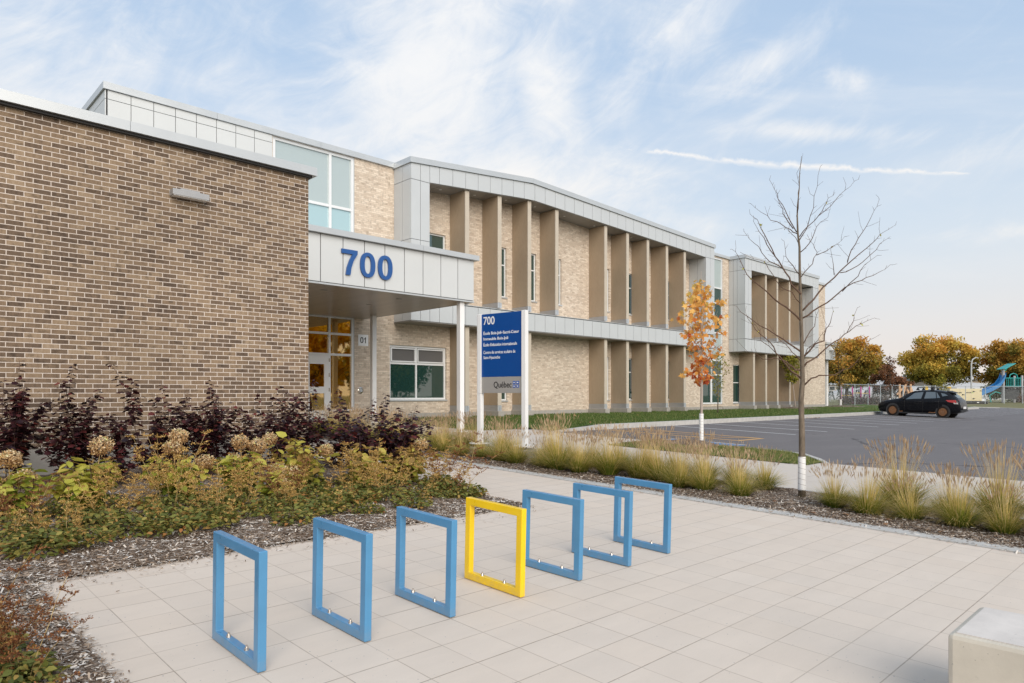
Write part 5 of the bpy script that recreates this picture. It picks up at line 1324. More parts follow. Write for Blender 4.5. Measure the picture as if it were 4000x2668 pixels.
def young_tree(name, seed, loc, H, r, crown, nleaf, lsize, mat, barkm, guard=.0, lean=(0, 0), leaf=LEAF_MAPLE, stake=None, colz=None):
    """slim staked tree: crown = (z0, z1, radius)"""
    rg = np.random.default_rng(seed); e = empty(name, loc); mb = MB(); z0, z1, R_ = crown
    T = [np.array([lean[0]*t+.012*math.sin(9*t), lean[1]*t+.012*math.cos(7*t), H*t]) for t in np.linspace(0, 1, 12)]; T[0][2] = -.06
    mb.tube(T, [r*(1-.88*k/11) for k in range(12)], 8)
    P = []; twigs = []
    nb = 26
    for b in range(nb):
        t = (z0-.15 + (z1-z0)*.95*(b/nb))/H; k = min(int(t*11), 10); p = T[k]*(1-(t*11-k))+T[k+1]*(t*11-k); a = b*2.4+rg.random()*.5
        fz = (t*H-z0)/(z1-z0); env = R_*max(.22, (1-abs(fz-.38)*1.25)); L = env*(.75+.5*rg.random())*1.25
        pts = bendy(p, (math.cos(a)*.75, math.sin(a)*.75, .85), L, 5, rg, .22, .03); mb.tube(pts, [r*.26, r*.2, r*.16, r*.12, r*.09, .002], 4, False); twigs.append(pts)
        for q in range(2):
            bp = bendy(pts[2+q], (math.cos(a+1.2*(1-2*q)), math.sin(a+1.2*(1-2*q)), .7), L*.45, 3, rg, .2); mb.tube(bp, [r*.12, r*.09, r*.07, .002], 3, False); twigs.append(bp)
    mb.build('trunk', barkm, e, smooth=True)
    D = []; C = []
    for i in range(nleaf):
        tw = twigs[int(rg.integers(0, len(twigs)))]; t = (rg.random()**.7)*(len(tw)-1); k = min(int(t), len(tw)-2); p = tw[k]*(1-(t-k))+tw[k+1]*(t-k)
        P.append(p+rg.normal(size=3)*.035*(R_/.6)); D.append([rg.normal(), rg.normal(), -.9+.6*rg.normal()]); C.append(min(1, max(0, (.15+.75*((p[2]-z0)/(z1-z0)) if colz else .5)+rg.normal()*.2)))
    scatter('crown', *leaf, P, D, rg.normal(size=(nleaf, 3))+np.array([0, 0, .5]), lsize*(.7+.6*rg.random(nleaf)), mat, e, C)
    if guard: m2 = MB(); m2.cyl(lean[0]*.1, 0, .03, guard, r*1.35, 14); m2.build('trunk_guard', M_GUARD, e)
    if stake: m2 = MB(); m2.cyl(stake[0], stake[1], -.1, stake[2], .02, 6); m2.build('stake', M_DKBARK, e)
    return e
zi = gz(15.0, 8.85)+.07
tag(young_tree('maple_tree', 401, (14.93, 8.86, zi), 4.2, .040, (1.45, 3.95, .80), 600, .125, M_MAPLE, M_PALEBARK, .72, (.0, 0), colz=True), 'slender young maple with bright orange leaves on the grass island', 'tree')
tag(young_tree('young_tree', 402, (30.7, 17.3, lawn_z(30.7, 17.3)), 3.3, .03, (.9, 3.1, .70), 380, .10, M_YELT, M_BARK, 0, leaf=LEAF_SIMPLE), 'thin sparse yellow leaved tree on the lawn behind the orange maple', 'tree')
tag(young_tree('young_tree', 403, (44.6, 19.5, lawn_z(44.6, 19.5)), 3.55, .04, (1.75, 3.5, .80), 1500, .14, M_YELT, M_PALEBARK, 0, (-.35, .3), leaf=LEAF_SIMPLE, stake=(.35, -.15, 1.9)), 'young olive and gold leaved tree leaning beside its stake in front of the fins', 'tree')
tag(young_tree('young_tree', 404, (54.8, 20.45, lawn_z(54.8, 20.45)), 5.2, .05, (1.6, 5.1, 1.0), 520, .15, M_FARA, M_DKBARK, .55, (-.5, .1), leaf=LEAF_SIMPLE, stake=(.22, -.1, 1.6)), 'sparse dark trunked young tree with white guard at the end of the school', 'tree')
tag(young_tree('young_tree', 405, (65.2, 20.2, lawn_z(65, 20.2)), 4.6, .045, (1.5, 4.4, .8), 420, .15, M_FARC, M_DKBARK, .6, leaf=LEAF_SIMPLE, stake=(.3, 0, 1.7)), 'sparse brown leaved young tree behind the front of the black car', 'tree')
tag(young_tree('young_tree', 406, (74.5, 18.6, .5), 3.2, .04, (1.0, 3.1, .65), 600, .15, M_YELT, M_DKBARK, 0, leaf=LEAF_SIMPLE), 'small golden green tree above the roof of the black car', 'tree')
# autumn trees across the street, mirrored in the entrance glass
for i, (x, y) in enumerate([(24, -24), (33, -22), (44, -25), (57, -23)]):
    e = big_tree('street_tree', 320+i, (x, y, gz(x, y)), 2.6, (0, 0, 7.0), (5.6, 5.6, 4.8), 9000, .55, M_GOLD if i < 2 else M_YELT, M_DKBARK, .3, 60)
    tag(e, 'tall golden street tree seen only as a reflection in the entrance glass', 'tree', 'street trees mirrored in the glass')

# ================================================================== CAR
def car():
    e = tag(empty('parked_car', (42.45, 11.45, gz(42, 11.45)), 0), 'dusty black hatchback with rusty brown steel wheels and roof bars, parked across the stalls', 'car')
    e.rotation_euler = (math.atan(.03), 0, 0); S = .985; e.scale = (S, S*.93, S*1.02); e.location.y += .14
    # stations from the front: s, underside z, sill half width, waist half width, waist z, top half width, top z
    ST = [(.00, .34, .42, .50, .52, .40, .56), (.06, .26, .58, .68, .58, .55, .66), (.22, .20, .72, .80, .66, .66, .76), (.50, .19, .80, .865, .74, .70, .845), (.90, .19, .83, .875, .82, .72, .925), (1.25, .19, .84, .875, .87, .72, .985),
          (1.45, .19, .84, .875, .90, .69, 1.09), (1.80, .19, .84, .878, .92, .63, 1.29), (2.12, .19, .84, .88, .94, .585, 1.405), (2.55, .19, .84, .88, .96, .57, 1.455), (3.0, .19, .84, .88, .98, .565, 1.46), (3.45, .19, .84, .88, 1.01, .56, 1.43), (3.78, .20, .83, .872, 1.03, .55, 1.385),
          (4.00, .22, .81, .86, 1.02, .545, 1.24), (4.20, .26, .78, .835, .98, .56, 1.08), (4.33, .30, .74, .80, .88, .60, .97), (4.44, .34, .66, .74, .66, .60, .72), (4.46, .38, .60, .68, .54, .56, .58)]
    A = np.array(ST); from_s = lambda s: [np.interp(s, A[:, 0], A[:, k]) for k in range(1, 7)]
    def prof(s):
        zb, hs, hw, zw, ht, zt = from_s(s)
        return [(0, zb), (hs*.8, zb), (hs, zb+.07), ((hs+hw)/2+.02, zb+(zw-zb)*.40), (hw, zb+(zw-zb)*.74), (hw-.012, zw), (ht+(hw-ht)*.10+.03, zw+(zt-zw)*.80), (ht, zt-(zt-zw)*.06), (ht*.6, zt+.012), (0, zt+.02)]
    ss = np.linspace(0, 4.46, 74); V = []; F = []; n = 10
    for s in ss:
        for x, z in prof(s): V.append((-x, 2.23-s, z))
    off = len(V); V += [(-x, y, z) for x, y, z in V]
    for i in range(len(ss)-1):
        for j in range(n-1):
            a = i*n+j; F.append((a, a+1, a+n+1, a+n)); F.append((off+a, off+a+n, off+a+n+1, off+a+1))
    mb = MB(); mb.v = V; mb.f = F
    for o_ in (0, off): pass
    mb.f.append(tuple(range(n-1, -1, -1)) + tuple(off+k for k in range(1, n-1))); m = (len(ss)-1)*n
    mb.f.append(tuple(m+k for k in range(n)) + tuple(off+m+k for k in range(n-2, 0, -1)))
    t = NT('black_car_paint'); nz = t.noise(t.obj(), 3, 5, .6); Z = t.sep(t.obj())[2]
    t.set(t.mix(t.rng(nz, .3, .7), (.005, .0055, .008), (.010, .0105, .013)), t.rng(nz, .3, .7, .22, .34), 0, .15); t.b.inputs['Coat Weight'].default_value = .12; t.b.inputs['Coat Roughness'].default_value = .04
    bd = mb.build('body', t.m, e, smooth=True)
    M_TRIM = simple('black_trim', (.018, .018, .02), .6); M_TYRE = simple('tyre_rubber', (.022, .016, .013), .9, spec=.2); M_RUST = simple('rusty_steel', (.23, .105, .045), .65, .3, .3, 14); M_RIMD = simple('rusty_rim_dark', (.02, .012, .01), .8)
    def surf(s, tt, side=-1, out=.006):
        p = prof(s); a, b = p[5], p[7]; c = p[6]
        if tt < .8: q = tt/.8; x = a[0]+(c[0]-a[0])*q; z = a[1]+(c[1]-a[1])*q
        else: q = (tt-.8)/.2; x = c[0]+(b[0]-c[0])*q; z = c[1]+(b[1]-c[1])*q
        return (side*(x+out), 2.23-s, z+out*.3)
    def glassy(name, corners, side, mat=M_CARG, parent=bd, n=6, out=.006):
        (s0, t0), (s1, t1), (s2, t2), (s3, t3) = corners; m_ = MB()
        g = [[surf(((s0*(1-u)+s1*u)*(1-v)+(s3*(1-u)+s2*u)*v), ((t0*(1-u)+t1*u)*(1-v)+(t3*(1-u)+t2*u)*v), side, out) for v in np.linspace(0, 1, n)] for u in np.linspace(0, 1, n)]
        for i in range(n-1):
            for j in range(n-1): m_.quad(g[i][j], g[i+1][j], g[i+1][j+1], g[i][j+1])
        return m_.build(name, mat, parent)
    for sd_ in (-1, 1):
        glassy('side_window', [(1.62, .07), (2.46, .07), (2.52, .80), (2.02, .76)], sd_); glassy('side_window', [(2.62, .07), (3.24, .09), (3.14, .80), (2.66, .80)], sd_)
        glassy('quarter_window', [(3.28, .10), (3.44, .14), (3.22, .76), (3.19, .78)], sd_); glassy('quarter_window', [(3.54, .30), (3.80, .46), (3.62, .68), (3.42, .72)], sd_)
        # seams, sills, handles, arches
        for s_, z0, z1 in ((1.58, .28, .92), (2.57, .26, .96), (3.38, .50, 1.0)):
            m_ = MB(); zb, hs, hw, zw, ht, zt = from_s(s_)
            P_ = [(sd_*(prof(s_)[k][0]+.003), 2.23-s_, prof(s_)[k][1]) for k in (2, 3, 4, 5)]; m_.tube(P_, .006, 4); m_.build('door_seam', M_TRIM, bd)
        for s_ in (2.38, 3.28):
            m_ = MB(); m_.tube([(sd_*.885, 2.23-s_+.11, .83), (sd_*.905, 2.23-s_+.07, .835), (sd_*.905, 2.23-s_-.07, .84), (sd_*.885, 2.23-s_-.11, .84)], .016, 6); m_.build('door_handle', M_TRIM, bd)
        m_ = MB(); m_.box(min(sd_*.80, sd_*.868), max(sd_*.80, sd_*.868), -.95, .95, .165, .245); m_.build('sill', M_TRIM, bd)
        for s_, w_ in ((1.38, .12), (3.05, .20)):
            m_ = MB(); m_.poly([(sd_*.872, 2.23-s_-w_, .25), (sd_*.874, 2.23-s_+w_, .25), (sd_*.874, 2.23-s_+w_*.6, .30), (sd_*.873, 2.23-s_-w_*.2, .285), (sd_*.872, 2.23-s_-w_*.9, .31)]); m_.build('rust_patch', M_RUST, bd)
        m_ = MB(); m_.tube([(sd_*.86, .70, .96), (sd_*.93, .70, .98)], [.02, .03], 6); m_.hexa([(sd_*.90, .64, .93), (sd_*1.06, .66, .95), (sd_*1.06, .76, .95), (sd_*.90, .78, .93)], [(sd_*.90, .65, 1.06), (sd_*1.05, .67, 1.05), (sd_*1.05, .75, 1.05), (sd_*.90, .77, 1.06)]); m_.build('side_mirror', M_TRIM, e, bevel=.015)
        m_ = MB(); m_.hexa([(sd_*.56, 2.165, .60), (sd_*.815, 1.80, .66), (sd_*.80, 1.70, .70), (sd_*.55, 2.12, .62)], [(sd_*.56, 2.13, .67), (sd_*.80, 1.78, .755), (sd_*.78, 1.68, .765), (sd_*.55, 2.08, .69)]); m_.build('headlight', simple('headlight_lens', (.42, .40, .36), .15), e)
        m_ = MB(); m_.hexa([(sd_*.885, -1.62, .86), (sd_*.845, -2.02, .80), (sd_*.60, -2.17, .80), (sd_*.6, -1.9, .85)], [(sd_*.882, -1.50, .95), (sd_*.83, -1.98, .96), (sd_*.62, -2.10, .965), (sd_*.6, -1.85, .95)]); m_.build('tail_light', simple('tail_lens', (.45, .035, .03), .2), e)
        m_ = MB(); m_.hexa([(sd_*.862, -1.92, .76), (sd_*.82, -2.10, .75), (sd_*.60, -2.19, .75), (sd_*.6, -2.0, .76)], [(sd_*.862, -1.88, .83), (sd_*.83, -2.07, .83), (sd_*.61, -2.16, .83), (sd_*.6, -1.95, .83)]); m_.build('reverse_lens', simple('clear_lens', (.50, .47, .45), .15), e)
        for yy in (2.23-.95, 2.23-3.60):
            m_ = MB(); xo = sd_*.868; N_ = 36
            m_.tube([(sd_*.70, yy, .335), (sd_*.877, yy, .335)], [.372, .372], N_); m_.build('wheel_arch', M_DARK, bd)
            wh = MB(); wh.tube([(sd_*x, yy, .318) for x in (.66, .69, .84, .875, .885, .883)], [.27, .31, .318, .305, .27, .215], N_); w_ = wh.build('wheel', M_TYRE, e, smooth=True)
            rm = MB(); rm.tube([(sd_*x, yy, .318) for x in (.884, .892, .880, .872, .875, .885, .888)], [.215, .205, .195, .17, .12, .10, .001], N_, False); rm.build('rim', M_RUST, w_, smooth=False)
            hm = MB()
            for k in range(15):
                a = 2*math.pi*k/15; hm.tube([(sd_*.874, yy+.155*math.cos(a), .318+.155*math.sin(a)), (sd_*.8835, yy+.155*math.cos(a), .318+.155*math.sin(a))], .027, 8)
            hm.build('rim_holes', M_RIMD, w_)
            hm = MB()
            for k in range(5):
                a = 2*math.pi*k/5; hm.tube([(sd_*.88, yy+.055*math.cos(a), .318+.055*math.sin(a)), (sd_*.9, yy+.055*math.cos(a), .318+.055*math.sin(a))], .011, 6)
            hm.build('wheel_nuts', M_STEEL, w_)
    def top(s, x):
        zb, hs, hw, zw, ht, zt = from_s(s); return (x, 2.23-s, zt+.02-.012*abs(x)/max(ht*.6, .01)*.6+.008)
    m_ = MB(); g = [[(*(lambda p: p)(top(s, f*(.60 if s > 1.4 else .66))),) for f in np.linspace(-1, 1, 7)] for s in np.linspace(1.36, 2.06, 6)]
    for i in range(5):
        for j in range(6): m_.quad(g[i][j], g[i+1][j], g[i+1][j+1], g[i][j+1])
    m_.build('windscreen', M_CARG, bd)
    m_ = MB(); g = [[top(s, f*.50) for f in np.linspace(-1, 1, 7)] for s in np.linspace(3.86, 4.24, 5)]
    for i in range(4):
        for j in range(6): m_.quad(g[i][j], g[i+1][j], g[i+1][j+1], g[i][j+1])
    m_.build('rear_window', M_CARG, bd)
    m_ = MB(); m_.hexa([(-.55, -1.50, 1.38), (.55, -1.50, 1.38), (.50, -1.82, 1.32), (-.50, -1.82, 1.32)], [(-.55, -1.45, 1.45), (.55, -1.45, 1.45), (.50, -1.84, 1.345), (-.50, -1.84, 1.345)]); m_.build('roof_spoiler', M_TRIM, e, bevel=.01)
    m_ = MB(); m_.box(-.26, .26, -2.262, -2.235, .50, .62); m_.build('number_plate', M_SIGNW, e)
    m_ = MB(); m_.box(-.70, .70, -2.26, -2.18, .36, .44); m_.build('bumper_trim', M_TRIM, e, bevel=.01)
    rr_ = tag(empty('roof_rack', (0, 0, 0)), None, None)
    rr_.parent = e
    for yy in (.05, -.72):
        m_ = MB(); m_.box(-.60, .60, yy-.02, yy+.02, 1.555, 1.58); m_.build('cross_bar', M_TRIM, rr_)
        for sx in (-.52, .52): m_ = MB(); m_.hexa([(sx-.05, yy-.10, 1.44), (sx+.05, yy-.10, 1.44), (sx+.05, yy+.10, 1.44), (sx-.05, yy+.10, 1.44)], [(sx-.03, yy-.03, 1.56), (sx+.03, yy-.03, 1.56), (sx+.03, yy+.03, 1.56), (sx-.03, yy+.03, 1.56)]); m_.build('rack_foot', M_TRIM, rr_)
    m_ = MB(); m_.tube([(.25, .30, 1.60), (.25, -1.75, 1.60)], .018, 6); m_.build('ski_rail', M_TRIM, rr_)
car()

# ================================================================== FENCE AND PLAYGROUND BEYOND THE LOT
M_GALV = simple('galvanised_pipe', (.46, .50, .53), .4, .4, .05, 6)
def link_mat():
    t = NT('chain_link'); X, Y, Z = t.sep(t.pos()); u = t.math('ADD', X, t.math('MULTIPLY', Y, .3))
    a = t.math('FRACT', t.math('MULTIPLY', t.math('ADD', u, Z), 11.0)); b = t.math('FRACT', t.math('MULTIPLY', t.math('SUBTRACT', u, Z), 11.0))
    m = t.math('MAXIMUM', t.math('LESS_THAN', a, .065), t.math('LESS_THAN', b, .065))
    t.set((.42, .45, .47), .5, .3); tr = t.n('ShaderNodeBsdfTransparent'); mx = t.n('ShaderNodeMixShader')
    t.put(mx.inputs[0], m); t.L.new(tr.outputs[0], mx.inputs[1]); t.L.new(t.b.outputs[0], mx.inputs[2]); t.L.new(mx.outputs[0], t.out.inputs[0]); return t.m
M_LINK = link_mat()
def fence(name, pts, h, step, label, zf, pr=.035, mid=False, pm=M_GALV, lm=M_LINK, thick=()):
    e = tag(empty(name, (pts[0][0], pts[0][1], zf(*pts[0]))), label, 'fence'); o0 = Vector(e.location); allp = []
    for i, (a, b) in enumerate(zip(pts, pts[1:])):
        L = math.hypot(b[0]-a[0], b[1]-a[1]); n = max(1, round(L/step)); P = seg(a, b, n); allp += P if i == 0 else P[1:]
    for k, (x, y) in enumerate(allp):
        mb = MB(); r = pr*(1.7 if k in thick else 1); mb.cyl(x-o0.x, y-o0.y, zf(x, y)-o0.z-.1, zf(x, y)-o0.z+h+(.08 if k in thick else .03), r, 8); mb.build('fence_post', pm, e)
    mb = MB(); mb.tube([(x-o0.x, y-o0.y, zf(x, y)-o0.z+h) for x, y in allp], pr*.7, 6)
    mb.build('top_rail', pm, e)
    mb = MB()
    for (x, y), (x2, y2) in zip(allp, allp[1:]): mb.quad((x-o0.x, y-o0.y, zf(x, y)-o0.z+.03), (x2-o0.x, y2-o0.y, zf(x2, y2)-o0.z+.03), (x2-o0.x, y2-o0.y, zf(x2, y2)-o0.z+h-.02), (x-o0.x, y-o0.y, zf(x, y)-o0.z+h-.02))
    mb.build('chain_link_mesh', lm, e)
    if mid:
        mb = MB(); mb.tube([(x-o0.x, y-o0.y, zf(x, y)-o0.z+h*mid) for x, y in allp[:2]], pr*.7, 6); mb.build('mid_rail', pm, e)
    return e
fz = lambda x, y: .66 + .08*sm((x-70)/10)
fence('chain_link_fence', [(53.35, 22.0), (56.9, 22.4), (73.5, 21.6)], 1.80, 2.95, 'galvanised chain link fence running from the school corner behind the lawn', fz, mid=.5, thick=(0,))
fence('chain_link_fence', [(73.5, 21.6), (89.5, 14.8), (104, 8.6)], 1.72, 2.8, 'galvanised chain link fence behind the generator and in front of the playground', fz, thick=(0, 1))
fence('playground_fence', [(98, 47), (150, 34), (190, 12)], 1.25, 5.0, 'low far fence across the playing field', lambda x, y: .55, .04)
# purple hedge along the fence
def hedge(seed, x, y, L, h, n, mat, label, name='hedge_shrub', ls=.10, grp='shrubs along the chain link fence', z=.62):
    rg = np.random.default_rng(seed); e = tag(empty(name, (x, y, z)), label, 'shrub', grp); mb = MB()
    P = np.column_stack([(rg.random(n)-.5)*L, (rg.random(n)-.5)*.7, h*rg.random(n)**.8*(.75+.25*np.sin(np.arange(n)*.37))])
    P[:, 0] += .12*np.sin(P[:, 2]*9); top = h*(.7+.3*np.sin(P[:, 0]*5+seed)); P[:, 2] = np.minimum(P[:, 2], top+rg.normal(size=n)*.06)
    for k in range(10): a = (rg.random()-.5)*L; mb.tube([(a, 0, -.05), (a+rg.normal()*.1, rg.normal()*.1, h*.5), (a+rg.normal()*.2, rg.normal()*.15, h*.95)], [.012, .009, .004], 4, False)
    mb.build('stems', M_DKBARK, e); scatter('leaves', *LEAF_SIMPLE, P, rg.normal(size=(n, 3)), rg.normal(size=(n, 3)), ls*(.6+.8*rg.random(n)), mat, e, np.clip(rg.random(n)*.8+.1+.2*(P[:, 2]/h-.5), 0, 1)); return e
for k in range(7):
    x = 63.2+1.75*k; hedge(500+k, x, 23.2-.05*k, 1.9, 1.15+.12*math.sin(k*2.1), 750, M_HEDGE, 'mauve brown shrub behind the fence, part of the hedge right of the school')
hedge(510, 79.0, 20.0, 2.2, 1.3, 700, M_FARC, 'red brown shrub behind the black car against the fence')
for k, (x, y, h) in enumerate([(107.0, 17.8, 1.3), (108.0, 16.6, 1.5), (108.3, 15.3, 1.4), (109.3, 13.9, 1.2), (110, 12.5, 1.5)]): hedge(520+k, x, y, 1.5, h, 420, M_FARC, 'dark red shrub in front of the playground tower', ls=.12)

M_YELB = simple('yellow_bollard_paint', (.78, .50, .02), .45); M_CREAMP = simple('cream_generator_paint', (.62, .53, .32), .45, 0, .03, 2); M_BLK = simple('black_base_paint', (.02, .02, .022), .6)
for x, y, lb in ((93.0, 24.9, 'yellow bollard behind the roof of the black car'), (95.6, 23.1, 'yellow bollard standing behind the generator box')):
    b = tag(empty('bollard', (x, y, .55)), lb, 'bollard', 'yellow bollards by the generator'); mb = MB(); mb.tube([(0, 0, 0), (0, 0, 1.95), (0, 0, 2.02)], [.28, .28, .2], 20); mb.build('bollard_post', M_YELB, b)
    mb = MB(); mb.cyl(0, 0, 1.78, 1.86, .287, 20); mb.build('bollard_band', simple('bollard_band', (.5, .3, .02), .5), b)
gen = tag(empty('generator', (93.6, 20.55, .35)), 'cream coloured generator enclosure lettered DRUM on a black base behind the car', 'generator')
dirv = Vector((94.54-91.6, 20.16-22.6)); gen.rotation_euler = (0, 0, math.atan2(dirv.y, dirv.x))
mb = MB(); mb.box(-2.4, 1.55, -.05, 1.6, .52, 1.95); gb = mb.build('enclosure', M_CREAMP, gen, bevel=.03)
mb = MB(); mb.box(-2.5, 2.25, -.08, 1.7, 0, .50); mb.build('base', M_BLK, gen, bevel=.01)
for x in (-1.2, .25): mb = MB(); mb.box(x-.005, x+.005, -.058, -.048, .56, 1.9); mb.build('door_seam', M_SHOED, gb)
for x, z in ((.55, 1.62), (.55, .78), (-.75, 1.25)): mb = MB(); mb.box(x-.13, x+.13, -.10, -.055, z-.03, z+.03); mb.cyl(x-.1, -.08, z-.07, z+.07, .05, 8); mb.build('latch', M_BLK, gb)
o = text('lettering', 'DRUM', M_SIGNK, gb, (-.52, -.056, 1.42), (1, 0, 0), (0, 0, 1), .78, .13, .004, .04, .25)
o = text('lettering', 'ER', M_SIGNK, gb, (-1.25, -.056, 1.42), (1, 0, 0), (0, 0, 1), .34, .13, .004, .04)
mb = MB(); mb.box(.30, .48, -.057, -.053, 1.42, 1.52); mb.build('logo_block', simple('logo_green', (.40, .55, .18), .5), gb)
mb = MB(); mb.v = []; digit(mb, '0', 1.26, 1.36, 1.62, 1.78, -.058, -.052); mb.build('number', M_SIGNK, gb)
o = text('number', '2', M_SIGNK, gb, (1.39, -.057, 1.62), (1, 0, 0), (0, 0, 1), .10, .16, .004, .04)
mb = MB(); mb.box(1.62, 2.15, .1, .5, .505, .72); mb.build('battery_box', M_WHITE, gen)
mb = MB(); mb.box(.9, 1.15, -.09, -.082, .30, .38); mb.build('name_plate', M_SIGNW, gen)

# ---- playground tower with slide
M_TEAL = simple('teal_pipe', (.02, .36, .34), .4); M_SLIDE = simple('blue_slide_plastic', (.015, .17, .42), .35); M_GPOST = simple('grey_play_post', (.42, .41, .42), .5); M_MAG = simple('magenta_post', (.42, .03, .22), .5); M_LOG = simple('peeled_log', (.60, .36, .20), .7, 0, .15, 3)
play = tag(empty('playground_tower', (111.5, 20.5, .5)), 'grey posted playground tower with teal railings and a wavy blue slide', 'playground set')
av = Vector((.7217, -.6922, 0)); bv = Vector((.6922, .7217, 0))
def pp(a, b, z): v = av*a+bv*b; return (v.x, v.y, z)
for a, b, h in ((-.05, 0, 4.45), (.42, .8, 4.45), (2.45, 0, 3.7), (2.6, 1.6, 3.7), (4.75, 0, 3.8), (5.15, 1.5, 3.75), (6.9, .2, 3.4)):
    mb = MB(); mb.tube([pp(a, b, -.1), pp(a, b, h)], .14, 10); mb.build('tower_post', M_GPOST, play)
mb = MB()
for z in (2.25, 3.35): mb.tube([pp(.2, 0, z), pp(2.4, 0, z)], .05, 6); mb.tube([pp(5.2, .1, z), pp(6.9, .2, z)], .05, 6)
for k in range(9): mb.tube([pp(.4+.23*k, 0, 2.25), pp(.4+.23*k, 0, 3.35)], .035, 5)
for k in range(7): mb.tube([pp(5.3+.23*k, .1, 2.25), pp(5.3+.23*k, .1, 3.35)], .035, 5)
for cx_ in (1.3, 6.1): mb.tube([pp(cx_-.55, 0, 3.3), pp(cx_-.45, 0, 3.8), pp(cx_, 0, 4.0), pp(cx_+.45, 0, 3.8), pp(cx_+.55, 0, 3.3)], .06, 6)
mb.tube([pp(2.5, 0, 3.1), pp(4.7, 0, 3.1)], .05, 6); mb.tube([pp(3.3, 0, 0), pp(3.3, 0, 3.1)], .06, 6)
mb.tube([pp(3.0, -.2, .1), pp(3.3, -.2, 1.2), pp(4.2, -.2, 1.5), pp(5.2, -.2, 1.4), pp(6.2, -.2, .9)], .07, 6); mb.tube([pp(-1.6, .2, .1), pp(-1.8, .2, 1.0), pp(-1.0, .2, 1.5), pp(-.3, .2, 1.3)], .07, 6)
mb.build('railing', M_TEAL, play)
mb = MB(); mb.hexa([pp(.0, -.3, 2.05), pp(2.6, -.3, 2.05), pp(2.6, 1.7, 2.05), pp(.0, 1.7, 2.05)], [pp(.0, -.3, 2.2), pp(2.6, -.3, 2.2), pp(2.6, 1.7, 2.2), pp(.0, 1.7, 2.2)]); mb.build('deck', M_BLK, play)
mb = MB(); mb.hexa([pp(.35, .2, .5), pp(2.3, .2, .5), pp(2.3, .3, .5), pp(.35, .3, .5)], [pp(.35, .2, 1.9), pp(2.3, .2, 1.9), pp(2.3, .3, 1.9), pp(.35, .3, 1.9)]); mb.build('play_panel', M_BLK, play)
prf = [(-.1, 3.75), (-.35, 3.0), (-.9, 2.3), (-1.9, 1.75), (-2.9, 1.35), (-4.0, .80), (-5.0, .25), (-5.5, .15)]; mb = MB()
for (a, z), (a2, z2) in zip(prf, prf[1:]):
    mb.hexa([pp(a, -.5, z-.12), pp(a2, -.5, z2-.12), pp(a2, .5, z2-.12), pp(a, .5, z-.12)], [pp(a, -.5, z), pp(a2, -.5, z2), pp(a2, .5, z2), pp(a, .5, z)])
    for s_ in (-.56, .50): mb.hexa([pp(a, s_, z-.15), pp(a2, s_, z2-.15), pp(a2, s_+.06, z2-.15), pp(a, s_+.06, z-.15)], [pp(a, s_, z+.38), pp(a2, s_, z2+.38), pp(a2, s_+.06, z2+.38), pp(a, s_+.06, z+.38)])
mb.build('slide', M_SLIDE, play)
mb = MB(); mb.hexa([pp(-.35, -.7, 4.5), pp(1.1, -.7, 5.25), pp(1.1, .9, 5.25), pp(-.35, .9, 4.5)], [pp(-.35, -.7, 4.58), pp(1.1, -.7, 5.33), pp(1.1, .9, 5.33), pp(-.35, .9, 4.58)]); mb.tube([pp(.1, 0, 4.3), pp(.7, 0, 5.0)], .08, 6); mb.build('roof', M_TEAL, play)
for k, (x, y) in enumerate([(102.6, 23.6), (104.3, 21.9)]):
    s_ = tag(empty('play_post', (x, y, .5)), 'white play post with loop handles beside the generator' if k == 0 else 'white play post with loop handles under the slide', 'play post')
    mb = MB(); mb.cyl(0, 0, 0, 1.55, .11, 10); mb.build('post', M_WHITE, s_); mb = MB(); mb.tube([(.2, -.2, .5), (.3, -.3, .7), (.3, -.3, 1.3), (.1, -.1, 1.5)], .035, 5); mb.build('handle', M_WHITE, s_)
mag = tag(empty('climbing_frame', (73.2, 26.3, .55)), 'climbing frame of magenta posts with yellow bars behind the fence', 'climbing frame')
for a in (-1.05, .0+.12, .98, 1.85): mb = MB(); mb.tube([(av*a*1.0).to_tuple()[:2]+(-.05,), (av*a).to_tuple()[:2]+(1.75,), (av*a).to_tuple()[:2]+(1.88,)], [.075, .075, .03], 10); mb.build('frame_post', M_MAG, mag)
for a0, a1, z in ((-1.05, .12, .95), (.12, .98, 1.2), (.98, 1.85, 1.18)):
    mb = MB(); mb.tube([pp(a0, 0, z), pp(a1, 0, z)], .03, 6); mb.build('cross_bar', M_YELB, mag)
wood = tag(empty('log_climber', (86.2, 25.2, .5)), 'climbing structure of crossed peeled logs behind the black car', 'climbing frame')
for p_, q_ in (((-.55, 0, 0), (-.55, 0, 2.3)), ((-.35, .1, .3), (.15, .1, 2.0)), ((.75, 0, 0), (.7, 0, 2.3)), ((.9, 0, .3), (.35, .1, 1.7)), ((-.8, .1, 1.1), (.2, 0, 2.25)), ((1.2, .1, .6), (.7, 0, 2.0))):
    mb = MB(); mb.tube([pp(*p_), pp(*q_)], .11, 8); mb.build('log', M_LOG, wood)

